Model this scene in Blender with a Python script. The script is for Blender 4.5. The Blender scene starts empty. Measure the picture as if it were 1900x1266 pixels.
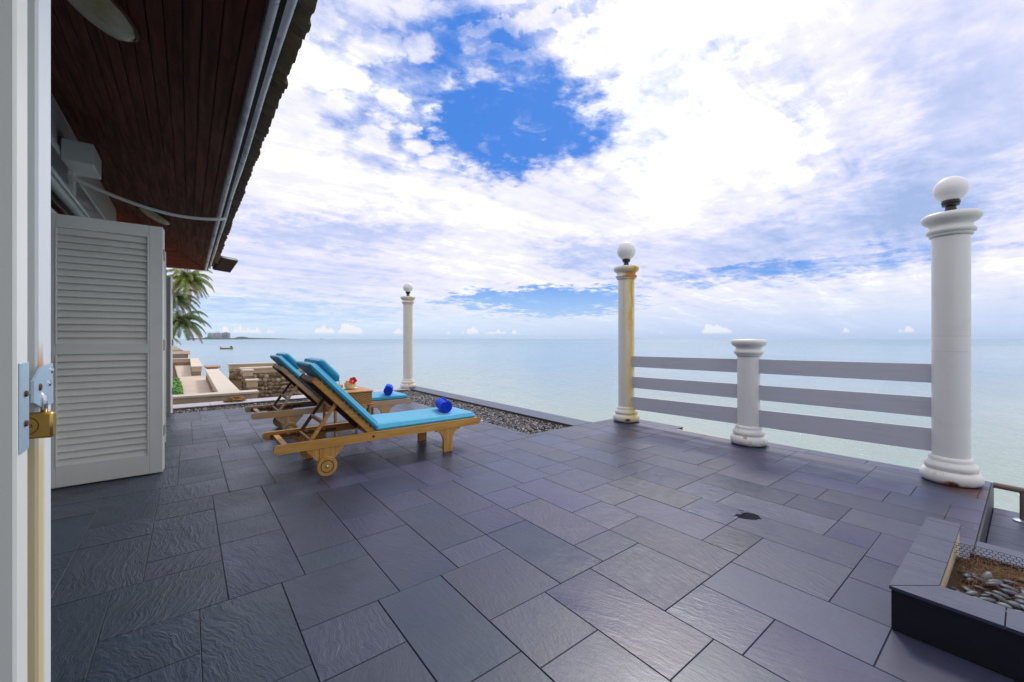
import bpy, bmesh, math, random
import numpy as np
from mathutils import Vector, Matrix, noise
random.seed(7)
rng = np.random.default_rng(7)
R = math.radians
PI = math.pi
sc = bpy.context.scene
C = sc.collection

# ------------------------------------------------------------------ camera
EYE = 1.118
YAW = R(51.65)
cam_d = bpy.data.cameras.new('camera')
cam = bpy.data.objects.new('camera', cam_d)
C.objects.link(cam)
cam.location = (0, 0, EYE)
cam.rotation_euler = (R(90), 0, YAW)
cam_d.sensor_width = 36.0
cam_d.lens = 36.0 * 760 / 1900
cam_d.shift_y = -4.0 / 1900
cam_d.clip_start = 0.02
cam_d.clip_end = 60000
sc.camera = cam

# ------------------------------------------------------------------ exposure
sc.view_settings.view_transform = 'Standard'
sc.view_settings.look = 'None'
sc.view_settings.gamma = 1
sc.view_settings.exposure = 0.18
sc.view_settings.use_curve_mapping = False
sc.cycles.use_denoising = True
try:
    sc.cycles.denoiser = 'OPENIMAGEDENOISE'
except Exception:
    pass
sc.cycles.max_bounces = 7
sc.cycles.volume_bounces = 0
sc.cycles.caustics_reflective = False
sc.cycles.caustics_refractive = False

# ------------------------------------------------------------------ node helpers
class NT:
    """Small expression builder over a node tree."""
    def __init__(self, tree):
        self.t = tree; self.n = tree.nodes; self.l = tree.links
    def _in(self, sock, v):
        if v is None: return
        if isinstance(v, bpy.types.NodeSocket): self.l.new(v, sock)
        else:
            try: sock.default_value = v
            except Exception:
                if isinstance(v, (tuple, list)) and len(v) == 3: sock.default_value = (*v, 1)
                else: raise
    def m(self, op, a, b=None, c=None, clamp=False):
        n = self.n.new('ShaderNodeMath'); n.operation = op; n.use_clamp = clamp
        for i, v in enumerate((a, b, c)): self._in(n.inputs[i], v) if v is not None else None
        return n.outputs[0]
    def add(self, a, b): return self.m('ADD', a, b)
    def sub(self, a, b): return self.m('SUBTRACT', a, b)
    def mul(self, a, b): return self.m('MULTIPLY', a, b)
    def div(self, a, b): return self.m('DIVIDE', a, b)
    def mx(self, a, b): return self.m('MAXIMUM', a, b)
    def mn(self, a, b): return self.m('MINIMUM', a, b)
    def clamp01(self, a): return self.m('ADD', a, 0.0, clamp=True)
    def vm(self, op, a, b=None, scale=None):
        n = self.n.new('ShaderNodeVectorMath'); n.operation = op
        self._in(n.inputs[0], a)
        if b is not None: self._in(n.inputs[1], b)
        if scale is not None: self._in(n.inputs['Scale'], scale)
        return n.outputs[0]
    def xyz(self, x=0.0, y=0.0, z=0.0):
        n = self.n.new('ShaderNodeCombineXYZ')
        for i, v in enumerate((x, y, z)): self._in(n.inputs[i], v)
        return n.outputs[0]
    def sep(self, v):
        n = self.n.new('ShaderNodeSeparateXYZ'); self._in(n.inputs[0], v)
        return n.outputs[0], n.outputs[1], n.outputs[2]
    def noise(self, vec, scale=5, detail=4, rough=0.55, dist=0.0, color=False, lac=2.0):
        n = self.n.new('ShaderNodeTexNoise')
        self._in(n.inputs['Vector'], vec)
        for k, v in (('Scale', scale), ('Detail', detail), ('Roughness', rough), ('Distortion', dist), ('Lacunarity', lac)):
            self._in(n.inputs[k], v)
        return n.outputs['Color' if color else 'Fac']
    def voro(self, vec, scale=5, feature='F1', out='Distance', rand=1.0):
        n = self.n.new('ShaderNodeTexVoronoi'); n.feature = feature
        self._in(n.inputs['Vector'], vec); n.inputs['Scale'].default_value = scale
        n.inputs['Randomness'].default_value = rand
        return n.outputs[out]
    def wave(self, vec, scale=5, dist=2, detail=2, dscale=1, direction='X', prof='SIN'):
        n = self.n.new('ShaderNodeTexWave'); n.bands_direction = direction; n.wave_profile = prof
        self._in(n.inputs['Vector'], vec)
        n.inputs['Scale'].default_value = scale; n.inputs['Distortion'].default_value = dist
        n.inputs['Detail'].default_value = detail; n.inputs['Detail Scale'].default_value = dscale
        return n.outputs['Fac']
    def ss(self, x, lo, hi, a=0.0, b=1.0):
        n = self.n.new('ShaderNodeMapRange'); n.interpolation_type = 'SMOOTHSTEP'
        self._in(n.inputs['Value'], x)
        for k, v in (('From Min', lo), ('From Max', hi), ('To Min', a), ('To Max', b)): self._in(n.inputs[k], v)
        return n.outputs[0]
    def lin(self, x, lo, hi, a=0.0, b=1.0):
        n = self.n.new('ShaderNodeMapRange'); n.clamp = True
        self._in(n.inputs['Value'], x)
        for k, v in (('From Min', lo), ('From Max', hi), ('To Min', a), ('To Max', b)): self._in(n.inputs[k], v)
        return n.outputs[0]
    def mix(self, f, a, b, mode='MIX'):
        n = self.n.new('ShaderNodeMix'); n.data_type = 'RGBA'; n.blend_type = mode
        self._in(n.inputs[0], f)
        for i, v in ((6, a), (7, b)):
            if isinstance(v, (tuple, list)): v = (*v[:3], 1)
            self._in(n.inputs[i], v)
        return n.outputs[2]
    def ramp(self, f, stops):
        n = self.n.new('ShaderNodeValToRGB'); self._in(n.inputs[0], f)
        cr = n.color_ramp
        while len(cr.elements) < len(stops): cr.elements.new(0.5)
        for e, (p, c) in zip(cr.elements, stops): e.position = p; e.color = (*c[:3], 1)
        return n.outputs[0]
    def coord(self, which='Object'):
        n = self.n.new('ShaderNodeTexCoord'); return n.outputs[which]
    def info(self, which='Random'):
        n = self.n.new('ShaderNodeObjectInfo'); return n.outputs[which]
    def geo(self, which):
        n = self.n.new('ShaderNodeNewGeometry'); return n.outputs[which]
    def bump(self, h, strength=0.3, dist=0.01, normal=None):
        n = self.n.new('ShaderNodeBump')
        self._in(n.inputs['Height'], h); self._in(n.inputs['Strength'], strength); self._in(n.inputs['Distance'], dist)
        if normal is not None: self._in(n.inputs['Normal'], normal)
        return n.outputs[0]

# ------------------------------------------------------------------ world
SUN_DIR = Vector((-0.525, 0.851, 1.15)).normalized()     # towards the sun, over the sea ahead
w = bpy.data.worlds.new('World'); sc.world = w; w.use_nodes = True
T = NT(w.node_tree); T.n.clear()
out = T.n.new('ShaderNodeOutputWorld'); bg = T.n.new('ShaderNodeBackground')
T.l.new(bg.outputs[0], out.inputs[0])
sky = T.n.new('ShaderNodeTexSky'); sky.sky_type = 'NISHITA'; sky.sun_disc = False
sky.sun_elevation = math.asin(SUN_DIR.z); sky.sun_rotation = math.atan2(SUN_DIR.x, SUN_DIR.y)
sky.air_density = 1.2; sky.dust_density = 0.3; sky.ozone_density = 2.0
d = T.vm('NORMALIZE', T.coord('Generated'))
dx, dy, dz = T.sep(d)
cr, sr = math.cos(-YAW), math.sin(-YAW)
# azimuth measured from the bearing of the middle of the bay
rr = T.sub(T.mul(dx, cr), T.mul(dy, sr))
ff = T.add(T.mul(dx, sr), T.mul(dy, cr))
az = T.mul(T.m('ARCTAN2', rr, ff), 180 / PI)
el = T.mul(T.m('ARCSINE', dz), 180 / PI)
dzp = T.add(T.mx(dz, 0.0), 0.13)
P = T.xyz(T.div(rr, dzp), T.div(ff, dzp), 0.0)
# shear and stretch: cirrus streaks run from lower left to upper right
Pr = T.vm('MULTIPLY', P, (1.0, 1.0, 1.0))
wn = T.noise(Pr, 0.9, 3, 0.6, color=True)
wx, wy, wz = T.sep(wn)
wn2 = T.noise(Pr, 5.0, 5, 0.62, color=True)
ux, uy, uz = T.sep(wn2)
wn3 = T.noise(Pr, 17.0, 5, 0.65, color=True)
vx_, vy_, vz_ = T.sep(wn3)
azw = T.add(T.add(T.add(az, T.mul(T.sub(wx, 0.5), 20.0)), T.mul(T.sub(ux, 0.5), 22.0)), T.mul(T.sub(vx_, 0.5), 9.0))
elk = T.lin(el, 0, 30, 0.25, 1.0)
elw = T.add(el, T.mul(elk, T.add(T.add(T.mul(T.sub(wy, 0.5), 9.0), T.mul(T.sub(uy, 0.5), 12.0)), T.mul(T.sub(vy_, 0.5), 6.0))))
def blob(a0, e0, ra, re, soft=0.55, tilt=0.0):
    a = T.sub(azw, a0); e = T.sub(elw, e0)
    if tilt: e = T.sub(e, T.mul(a, tilt))
    a = T.div(a, ra); e = T.div(e, re)
    r2 = T.m('SQRT', T.add(T.mul(a, a), T.mul(e, e)))
    return T.ss(r2, 1 + soft, 1 - soft, 0.0, 1.0)
def total(items):
    s = None
    for wgt, args in items:
        b = T.mul(blob(*args), wgt)
        s = b if s is None else T.add(s, b)
    return s
Ps = T.vm('MULTIPLY', P, (0.55, 1.0, 1.0))
rotn = T.n.new('ShaderNodeVectorRotate'); rotn.rotation_type = 'Z_AXIS'; T.l.new(P, rotn.inputs['Vector']); rotn.inputs['Angle'].default_value = R(-38)
Pst = T.vm('ADD', T.vm('MULTIPLY', rotn.outputs[0], (0.30, 1.6, 1.0)), T.vm('SCALE', wn, scale=0.6))
fine = T.noise(P, 7.5, 7, 0.62, 0.4)
puff = T.noise(P, 3.0, 6, 0.60, 0.2)
streak = T.noise(Pst, 2.2, 7, 0.62, 0.5)
big = T.noise(P, 0.75, 3, 0.5)
holes = total([(0.92, (1.0, 27.4, 10.0, 4.8, 0.62)),
               (0.50, (15.0, 26.0, 9, 5.5, 0.9)),
               (0.46, (0.0, 36.0, 13, 3.6, 0.9)),
               (0.45, (-25.0, 37.0, 6, 6, 0.9)),
               (0.42, (24.0, 32.5, 5, 5, 0.95)),
               (0.30, (-13.0, 31.0, 6, 7, 0.8)),
               (1.00, (4.0, 5.2, 13, 1.9, 0.4)),
               (0.55, (26.0, 8.3, 12, 1.3, 0.7)),
               (0.45, (40.0, 8.0, 10, 2.2, 0.9)),
               (0.62, (-32.0, 3.4, 14, 2.6, 0.7)),
               (0.34, (34.0, 21.0, 4, 7, 0.9))])
tex = T.add(T.add(T.mul(T.sub(puff, 0.5), 0.60), T.mul(T.sub(fine, 0.5), 0.65)), T.mul(T.sub(streak, 0.5), 0.95))
cells = T.voro(T.vm('ADD', P, T.vm('SCALE', wn3, scale=0.10)), 8.5)
cellm = T.mul(blob(-13.0, 29.0, 13, 9, 0.8), T.ss(cells, 0.30, 0.62))
ripv = T.n.new('ShaderNodeVectorRotate'); ripv.rotation_type = 'Z_AXIS'; T.l.new(T.vm('ADD', P, T.vm('SCALE', wn2, scale=0.25)), ripv.inputs['Vector']); ripv.inputs['Angle'].default_value = R(12)
rip = T.wave(ripv.outputs[0], 3.4, 2.5, 3, 2.0, 'Y')
ripm = T.mul(blob(4.0, 38.0, 15, 5, 0.8), T.ss(rip, 0.35, 0.8))
cov = T.ss(T.sub(T.sub(T.sub(T.add(0.98, tex), T.mul(holes, 0.95)), T.mul(cellm, 0.46)), T.mul(ripm, 0.30)), 0.02, 0.86)
wisp = T.mul(T.mul(T.ss(T.noise(P, 5.5, 9, 0.68, 0.9), 0.54, 0.78), T.ss(puff, 0.42, 0.6)), 0.75)
cov = T.mx(cov, T.mul(wisp, T.ss(el, 8.0, 20.0)))
# cloud shading: lavender grey bellies against bright edges
shade = total([(0.50, (48.0, 20.0, 8, 9, 0.9, 0.25)), (0.42, (27.0, 10.5, 16, 3.0, 0.9)), (0.55, (-22.0, 13.5, 13, 1.8, 0.9)),
               (0.30, (-26.0, 8.0, 16, 4.0, 0.8)), (0.35, (38.0, 14.0, 12, 3.0, 0.8)), (0.35, (10.0, 12.5, 5, 1.5, 0.9)), (0.25, (-6.0, 37.0, 12, 4.0, 0.9))])
glow = total([(0.22, (26.0, 33.0, 13, 14, 0.95)), (0.12, (-17.0, 22.0, 13, 8, 0.95)), (0.06, (24.0, 22.0, 12, 8, 0.95))])
br = T.add(T.add(T.add(0.80, T.mul(T.sub(streak, 0.5), 1.15)), T.mul(T.sub(puff, 0.5), 0.45)), T.mul(T.sub(fine, 0.5), 0.45))
br = T.add(T.sub(br, shade), glow)
br = T.clamp01(br)
cloud = T.ramp(br, [(0.0, (0.34, 0.45, 0.73)), (0.35, (0.54, 0.60, 0.85)), (0.62, (0.74, 0.74, 0.90)), (0.85, (0.85, 0.84, 0.93)), (1.0, (1.10, 1.08, 1.12))])
# warmer, thinner cloud low down
lowwarm = T.ss(el, 2.0, 9.0, 1.0, 0.0)
cloud = T.mix(T.mul(lowwarm, 0.35), cloud, (0.93, 0.88, 0.82))
# clear air: nishita, a little deeper
hs = T.n.new('ShaderNodeHueSaturation'); hs.inputs['Saturation'].default_value = 1.25; hs.inputs['Value'].default_value = 1.0
T.l.new(sky.outputs[0], hs.inputs['Color'])
STR = 0.1
clouds = T.vm('SCALE', cloud, scale=1.0 / STR)
clear = T.mix(T.ss(el, 4.0, 26.0, 0.85, 0.85), hs.outputs[0], (0.045 / STR, 0.205 / STR, 0.70 / STR))
clear = T.mix(T.ss(el, 2.0, 12.0, 0.6, 0.0), clear, (0.30 / STR, 0.56 / STR, 0.92 / STR))
skyc = T.mix(cov, clear, clouds)
# haze just over the horizon, low cumulus bank standing in it
hz_f = T.ss(el, -1.0, 8.5, 0.88, 0.0)
hz_col = T.mix(T.ss(az, -40.0, 40.0), (0.56 / STR, 0.72 / STR, 0.90 / STR), (0.44 / STR, 0.58 / STR, 0.84 / STR))
skyc = T.mix(hz_f, skyc, hz_col)
cun = T.noise(T.xyz(T.mul(az, 0.16), T.mul(el, 0.9), 0.0), 2.6, 6, 0.6)
cuh = T.noise(T.xyz(T.mul(az, 0.13), 0.0, 3.0), 1.6, 4, 0.6)
cutop = T.mul(T.ss(cuh, 0.47, 0.66), 1.5)
cum = T.mul(T.ss(T.sub(T.add(0.55, T.mul(cutop, 1.0)), T.add(el, T.mul(T.sub(cun, 0.5), 1.5))), 0.0, 0.25), T.ss(el, 0.5, 0.9))
cum = T.mul(cum, T.ss(cutop, 0.1, 0.5))
skyc = T.mix(T.mul(cum, 0.6), skyc, (0.96 / STR, 0.90 / STR, 0.88 / STR))
T.l.new(skyc, bg.inputs['Color']); bg.inputs['Strength'].default_value = STR

sun_d = bpy.data.lights.new('sun', 'SUN'); sun = bpy.data.objects.new('sun', sun_d); C.objects.link(sun)
sun_d.energy = 1.5; sun_d.angle = R(12); sun_d.color = (1.0, 0.96, 0.90)
sun.rotation_euler = (-SUN_DIR).to_track_quat('-Z', 'Y').to_euler()

# ------------------------------------------------------------------ materials
MATS = {}
def mat(name, color=(0.5, 0.5, 0.5), rough=0.5, metal=0.0, build=None, spec=None, ior=None):
    m = bpy.data.materials.new(name); m.use_nodes = True
    t = NT(m.node_tree); b = m.node_tree.nodes['Principled BSDF']
    b.inputs['Base Color'].default_value = (*color, 1); b.inputs['Roughness'].default_value = rough
    b.inputs['Metallic'].default_value = metal
    if ior: b.inputs['IOR'].default_value = ior
    if spec is not None: b.inputs['Specular IOR Level'].default_value = spec
    if build: build(t, b)
    MATS[name] = m
    return m
def setc(t, b, col): t.l.new(col, b.inputs['Base Color'])
def setr(t, b, r): t._in(b.inputs['Roughness'], r)
def setn(t, b, n): t.l.new(n, b.inputs['Normal'])

def _slate(t, b):
    rnd = t.info('Random'); oc = t.coord('Object')
    off = t.xyz(t.mul(rnd, 37.0), t.mul(rnd, 91.0), t.mul(rnd, 13.0))
    r1 = t.m('FRACT', t.mul(rnd, 17.31)); r2 = t.m('FRACT', t.mul(rnd, 43.77)); r3 = t.m('FRACT', t.mul(rnd, 71.13))
    loc = t.info('Location'); lx, ly, lz = t.sep(loc)
    rot = t.n.new('ShaderNodeVectorRotate'); rot.rotation_type = 'Z_AXIS'
    t.l.new(oc, rot.inputs['Vector']); t.l.new(t.mul(t.sub(r2, 0.5), 0.9), rot.inputs['Angle'])
    p = t.vm('ADD', rot.outputs[0], off)
    wr = t.noise(p, 3.0, 3, 0.55, color=True)
    pw = t.vm('ADD', p, t.vm('SCALE', wr, scale=0.16))
    grain = t.noise(t.vm('MULTIPLY', pw, (3.5, 60.0, 1.0)), 1.6, 7, 0.66)
    riven = t.noise(t.vm('MULTIPLY', pw, (4.0, 17.0, 1.0)), 1.5, 6, 0.62)
    ridge = t.m('ABSOLUTE', t.sub(riven, 0.5))
    cloudy = t.noise(p, 3.2, 4, 0.6)
    world = t.geo('Position')
    wetn = t.noise(t.vm('MULTIPLY', world, (1, 1, 0)), 0.8, 4, 0.6)
    base = t.ramp(r1, [(0.0, (0.024, 0.033, 0.074)), (0.25, (0.034, 0.037, 0.082)), (0.5, (0.042, 0.037, 0.088)), (0.7, (0.027, 0.035, 0.076)), (0.85, (0.040, 0.042, 0.074)), (1.0, (0.032, 0.038, 0.078))])
    base = t.vm('SCALE', base, scale=t.add(0.78, t.mul(t.m('FRACT', t.mul(rnd, 29.9)), 0.50)))
    # slates near the house: darker, greener; dark soffit reflection partly painted into the colour
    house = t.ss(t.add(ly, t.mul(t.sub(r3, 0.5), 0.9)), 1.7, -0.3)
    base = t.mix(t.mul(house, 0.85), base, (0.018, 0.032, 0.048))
    col = t.mix(t.mul(t.sub(grain, 0.30), 0.9), base, t.vm('SCALE', base, scale=1.9))
    col = t.mix(t.mul(t.ss(cloudy, 0.45, 0.75), 0.35), col, t.vm('SCALE', base, scale=0.55))
    # pale chalky smears
    sm = t.ss(t.noise(t.vm('MULTIPLY', pw, (3.0, 8.0, 1.0)), 2.0, 5, 0.7), 0.66, 0.80)
    col = t.mix(t.mul(sm, t.mul(t.ss(r3, 0.4, 1.0), 0.35)), col, (0.16, 0.16, 0.18))
    # rust washed off the right-hand column and mineral specks
    dv = t.vm('SUBTRACT', world, (-0.24, 4.50, 0.0)); dl = t.n.new('ShaderNodeVectorMath'); dl.operation = 'LENGTH'; t.l.new(dv, dl.inputs[0])
    rm = t.mul(t.ss(t.add(dl.outputs['Value'], t.mul(t.sub(cloudy, 0.5), 0.25)), 0.24, 0.04), 0.6)
    col = t.mix(rm, col, (0.14, 0.05, 0.015))
    spk = t.ss(t.voro(t.vm('MULTIPLY', world, (1, 1, 0)), 14.0), 0.07, 0.03)
    spr = t.ss(t.noise(world, 3.3, 2, 0.5), 0.56, 0.6)
    col = t.mix(t.mul(t.mul(spk, spr), 0.35), col, (0.22, 0.22, 0.22))
    # one small damp patch
    dv2 = t.vm('MULTIPLY', t.vm('SUBTRACT', world, (-1.105, 2.775, 0.0)), (1.0, 1.0, 1.0)); dl2 = t.n.new('ShaderNodeVectorMath'); dl2.operation = 'LENGTH'; t.l.new(dv2, dl2.inputs[0])
    wet = t.ss(t.add(dl2.outputs['Value'], t.mul(t.sub(t.noise(world, 10.0, 3, 0.6), 0.5), 0.22)), 0.066, 0.058)
    col = t.mix(t.mul(wet, 0.85), col, (0.012, 0.012, 0.014))
    setc(t, b, col)
    rg = t.add(t.add(0.37, t.mul(t.sub(cloudy, 0.5), 0.30)), t.mul(t.sub(wetn, 0.5), 0.28))
    rg = t.add(rg, t.mul(t.sub(r2, 0.5), 0.12))
    rg = t.mix(wet, rg, (0.8, 0.8, 0.8)); setr(t, b, rg)
    t._in(b.inputs['Specular IOR Level'], t.lin(wet, 0.0, 1.0, 0.62, 0.05))
    strong = t.add(0.06, t.mul(t.m('POWER', r3, 3.0), 0.22))
    strong = t.add(strong, t.mul(t.ss(t.sub(lx, t.mul(ly, 0.35)), -1.2, -2.6), 0.20))
    strong = t.add(strong, t.mul(t.ss(ly, 1.0, -0.2), 0.24))
    n1 = t.bump(t.add(t.mul(grain, 0.35), t.mul(ridge, 1.3)), strong, 0.012)
    n2 = t.bump(t.noise(p, 45, 4, 0.6), 0.25, 0.0015, n1)
    setn(t, b, n2)
mat('slate', rough=0.4, build=_slate)

def _slateplain(t, b):
    world = t.geo('Position'); rnd = t.info('Random')
    p = t.vm('ADD', world, t.xyz(t.mul(rnd, 9.0), 0, 0))
    g = t.noise(t.vm('MULTIPLY', p, (6, 30, 6)), 1.6, 5, 0.6)
    c = t.mix(g, (0.046, 0.056, 0.095), (0.088, 0.100, 0.150))
    setc(t, b, c); setr(t, b, t.lin(g, 0.3, 0.7, 0.30, 0.48)); setn(t, b, t.bump(g, 0.35, 0.006))
mat('slate_cut', build=_slateplain)

def _slatedark(t, b):
    g = t.noise(t.vm('MULTIPLY', t.geo('Position'), (8, 8, 20)), 2.0, 4, 0.6)
    setc(t, b, t.mix(g, (0.010, 0.010, 0.016), (0.022, 0.022, 0.034))); setn(t, b, t.bump(g, 0.15, 0.004))
mat('slate_side', rough=0.45, build=_slatedark)

def _grout(t, b):
    w_ = t.geo('Position'); x, y, z = t.sep(w_)
    n = t.noise(w_, 9, 4, 0.6)
    pale = t.ss(t.add(y, t.mul(t.sub(n, 0.5), 1.0)), 0.6, -0.3)
    c = t.mix(pale, (0.075, 0.072, 0.080), (0.26, 0.26, 0.26))
    chip = t.ss(t.noise(w_, 2.2, 4, 0.7), 0.66, 0.70)
    setc(t, b, t.mix(t.mul(chip, 0.7), c, (0.42, 0.40, 0.38)))
mat('grout', rough=0.9, build=_grout)

def _conc(c1, c2, sc_=6, stain=(0.1, 0.07, 0.04), st=0.5):
    def f(t, b):
        w_ = t.geo('Position'); n = t.noise(w_, sc_, 6, 0.65); n2 = t.noise(w_, sc_ * 0.3, 4, 0.6)
        c = t.mix(n, c1, c2); c = t.mix(t.mul(t.ss(n2, 0.5, 0.72), st), c, stain)
        setc(t, b, c); setn(t, b, t.bump(n, 0.4, 0.01))
    return f
mat('cream_stone', rough=0.8, build=_conc((0.42, 0.32, 0.21), (0.60, 0.49, 0.35), 5, (0.20, 0.14, 0.08), 0.45))
mat('cap_stone', rough=0.75, build=_conc((0.55, 0.47, 0.38), (0.74, 0.66, 0.56), 7, (0.36, 0.28, 0.20), 0.3))
mat('brown_stone', rough=0.8, build=_conc((0.30, 0.18, 0.10), (0.50, 0.34, 0.22), 6, (0.10, 0.06, 0.04), 0.5))
mat('path_stone', rough=0.7, build=_conc((0.48, 0.38, 0.28), (0.66, 0.55, 0.44), 2.2, (0.30, 0.22, 0.15), 0.4))
mat('concrete', rough=0.85, build=_conc((0.10, 0.085, 0.07), (0.22, 0.18, 0.14), 6))
mat('ledge', rough=0.9, build=_conc((0.20, 0.13, 0.07), (0.38, 0.26, 0.15), 8, (0.35, 0.15, 0.04), 0.7))
mat('lip_concrete', rough=0.8, build=_conc((0.52, 0.42, 0.26), (0.72, 0.62, 0.45), 9, (0.40, 0.26, 0.12), 0.4))
mat('sand', rough=0.95, build=_conc((0.30, 0.25, 0.18), (0.42, 0.36, 0.27), 2))

def _rubble(t, b):
    rnd = t.info('Random'); n = t.noise(t.geo('Position'), 9, 5, 0.65)
    c = t.ramp(rnd, [(0, (0.16, 0.12, 0.08)), (0.35, (0.34, 0.25, 0.15)), (0.65, (0.25, 0.20, 0.15)), (1, (0.48, 0.38, 0.25))])
    setc(t, b, t.mix(t.ss(n, 0.45, 0.75), c, (0.10, 0.08, 0.06))); setn(t, b, t.bump(n, 0.6, 0.02))
mat('rubble', rough=0.85, build=_rubble)

def _pebble(t, b):
    rnd = t.geo('Random Per Island')
    n = t.noise(t.geo('Position'), 30, 3, 0.6)
    c = t.ramp(rnd, [(0, (0.02, 0.023, 0.032)), (0.35, (0.05, 0.06, 0.08)), (0.58, (0.12, 0.14, 0.17)), (0.72, (0.22, 0.10, 0.05)), (0.78, (0.04, 0.038, 0.042)), (0.93, (0.22, 0.20, 0.18)), (1, (0.66, 0.64, 0.62))])
    setc(t, b, t.mix(t.mul(t.ss(n, 0.5, 0.8), 0.4), c, (0.12, 0.08, 0.05)))
mat('pebble', rough=0.38, build=_pebble)
def _pebbleobj(t, b):
    rnd = t.info('Random'); n = t.noise(t.coord('Object'), 30, 4, 0.6)
    c = t.ramp(rnd, [(0, (0.03, 0.036, 0.055)), (0.5, (0.045, 0.06, 0.09)), (0.8, (0.08, 0.10, 0.13)), (1, (0.14, 0.15, 0.15))])
    setc(t, b, t.mix(t.mul(t.ss(n, 0.5, 0.75), 0.35), c, (0.25, 0.26, 0.26))); setn(t, b, t.bump(n, 0.2, 0.004))
mat('big_pebble', rough=0.42, build=_pebbleobj)
mat('soil', rough=0.95, build=_conc((0.035, 0.022, 0.014), (0.09, 0.052, 0.030), 20))

def _white(dirt=0.25, base=(0.72, 0.72, 0.70), dc=(0.45, 0.42, 0.33)):
    def f(t, b):
        w_ = t.geo('Position'); n = t.noise(w_, 3.5, 5, 0.6); n2 = t.noise(t.vm('MULTIPLY', w_, (14, 14, 1.2)), 1.0, 4, 0.6)
        c = t.mix(t.mul(t.ss(n, 0.45, 0.75), dirt), base, dc)
        c = t.mix(t.mul(t.ss(n2, 0.58, 0.75), dirt), c, dc)
        setc(t, b, c); setn(t, b, t.bump(t.noise(w_, 22, 3, 0.5), 0.10, 0.003))
        setr(t, b, t.lin(n, 0.3, 0.7, 0.32, 0.5))
    return f
mat('white_paint', rough=0.4, build=_white(0.15, (0.78, 0.80, 0.79)))
def _railpaint(t, b):
    rnd = t.info('Random'); p = t.vm('ADD', t.coord('Object'), t.xyz(t.mul(rnd, 7.0), 0, t.mul(rnd, 3.0)))
    g = t.noise(t.vm('MULTIPLY', p, (1.6, 30, 34)), 1.3, 6, 0.65); n = t.noise(p, 2.5, 5, 0.6)
    c = t.mix(t.mul(t.ss(g, 0.52, 0.75), 0.35), (0.54, 0.56, 0.62), (0.36, 0.36, 0.40)); c = t.mix(t.mul(t.ss(n, 0.5, 0.75), 0.25), c, (0.40, 0.40, 0.42))
    chip = t.ss(t.noise(p, 9, 5, 0.7), 0.70, 0.73); c = t.mix(t.mul(chip, 0.6), c, (0.34, 0.25, 0.18))
    setc(t, b, c); setr(t, b, t.lin(g, 0.3, 0.7, 0.4, 0.6)); setn(t, b, t.bump(g, 0.35, 0.004))
mat('rail_paint', build=_railpaint)
mat('eave_paint', rough=0.45, build=_white(0.85, (0.86, 0.85, 0.88), (0.30, 0.27, 0.31)))
mat('door_paint', rough=0.38, build=_white(0.16, (0.86, 0.86, 0.79), (0.58, 0.55, 0.42)))

def _rustyjamb(t, b):
    # white painted door edge with rust that has run down from the hasp
    w_ = t.geo('Position'); x, y, z = t.sep(w_)
    n = t.noise(t.vm('MULTIPLY', w_, (60, 60, 3)), 1.0, 4, 0.6)
    below = t.ss(z, 1.00, 0.94)
    run = t.mul(t.ss(t.m('ABSOLUTE', t.sub(x, t.add(-0.938, t.mul(t.sub(n, 0.5), 0.01)))), 0.016, 0.004), below)
    near = t.ss(t.m('ABSOLUTE', t.sub(z, 1.07)), 0.05, 0.01)
    c = t.mix(t.mul(run, 0.75), (0.80, 0.84, 0.84), (0.66, 0.50, 0.14))
    c = t.mix(t.mul(t.mul(near, t.ss(n, 0.5, 0.6)), 0.8), c, (0.65, 0.25, 0.03))
    setc(t, b, c); setn(t, b, t.bump(t.noise(w_, 40, 3, 0.5), 0.1, 0.002))
mat('jamb_paint', rough=0.4, build=_rustyjamb)

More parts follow.
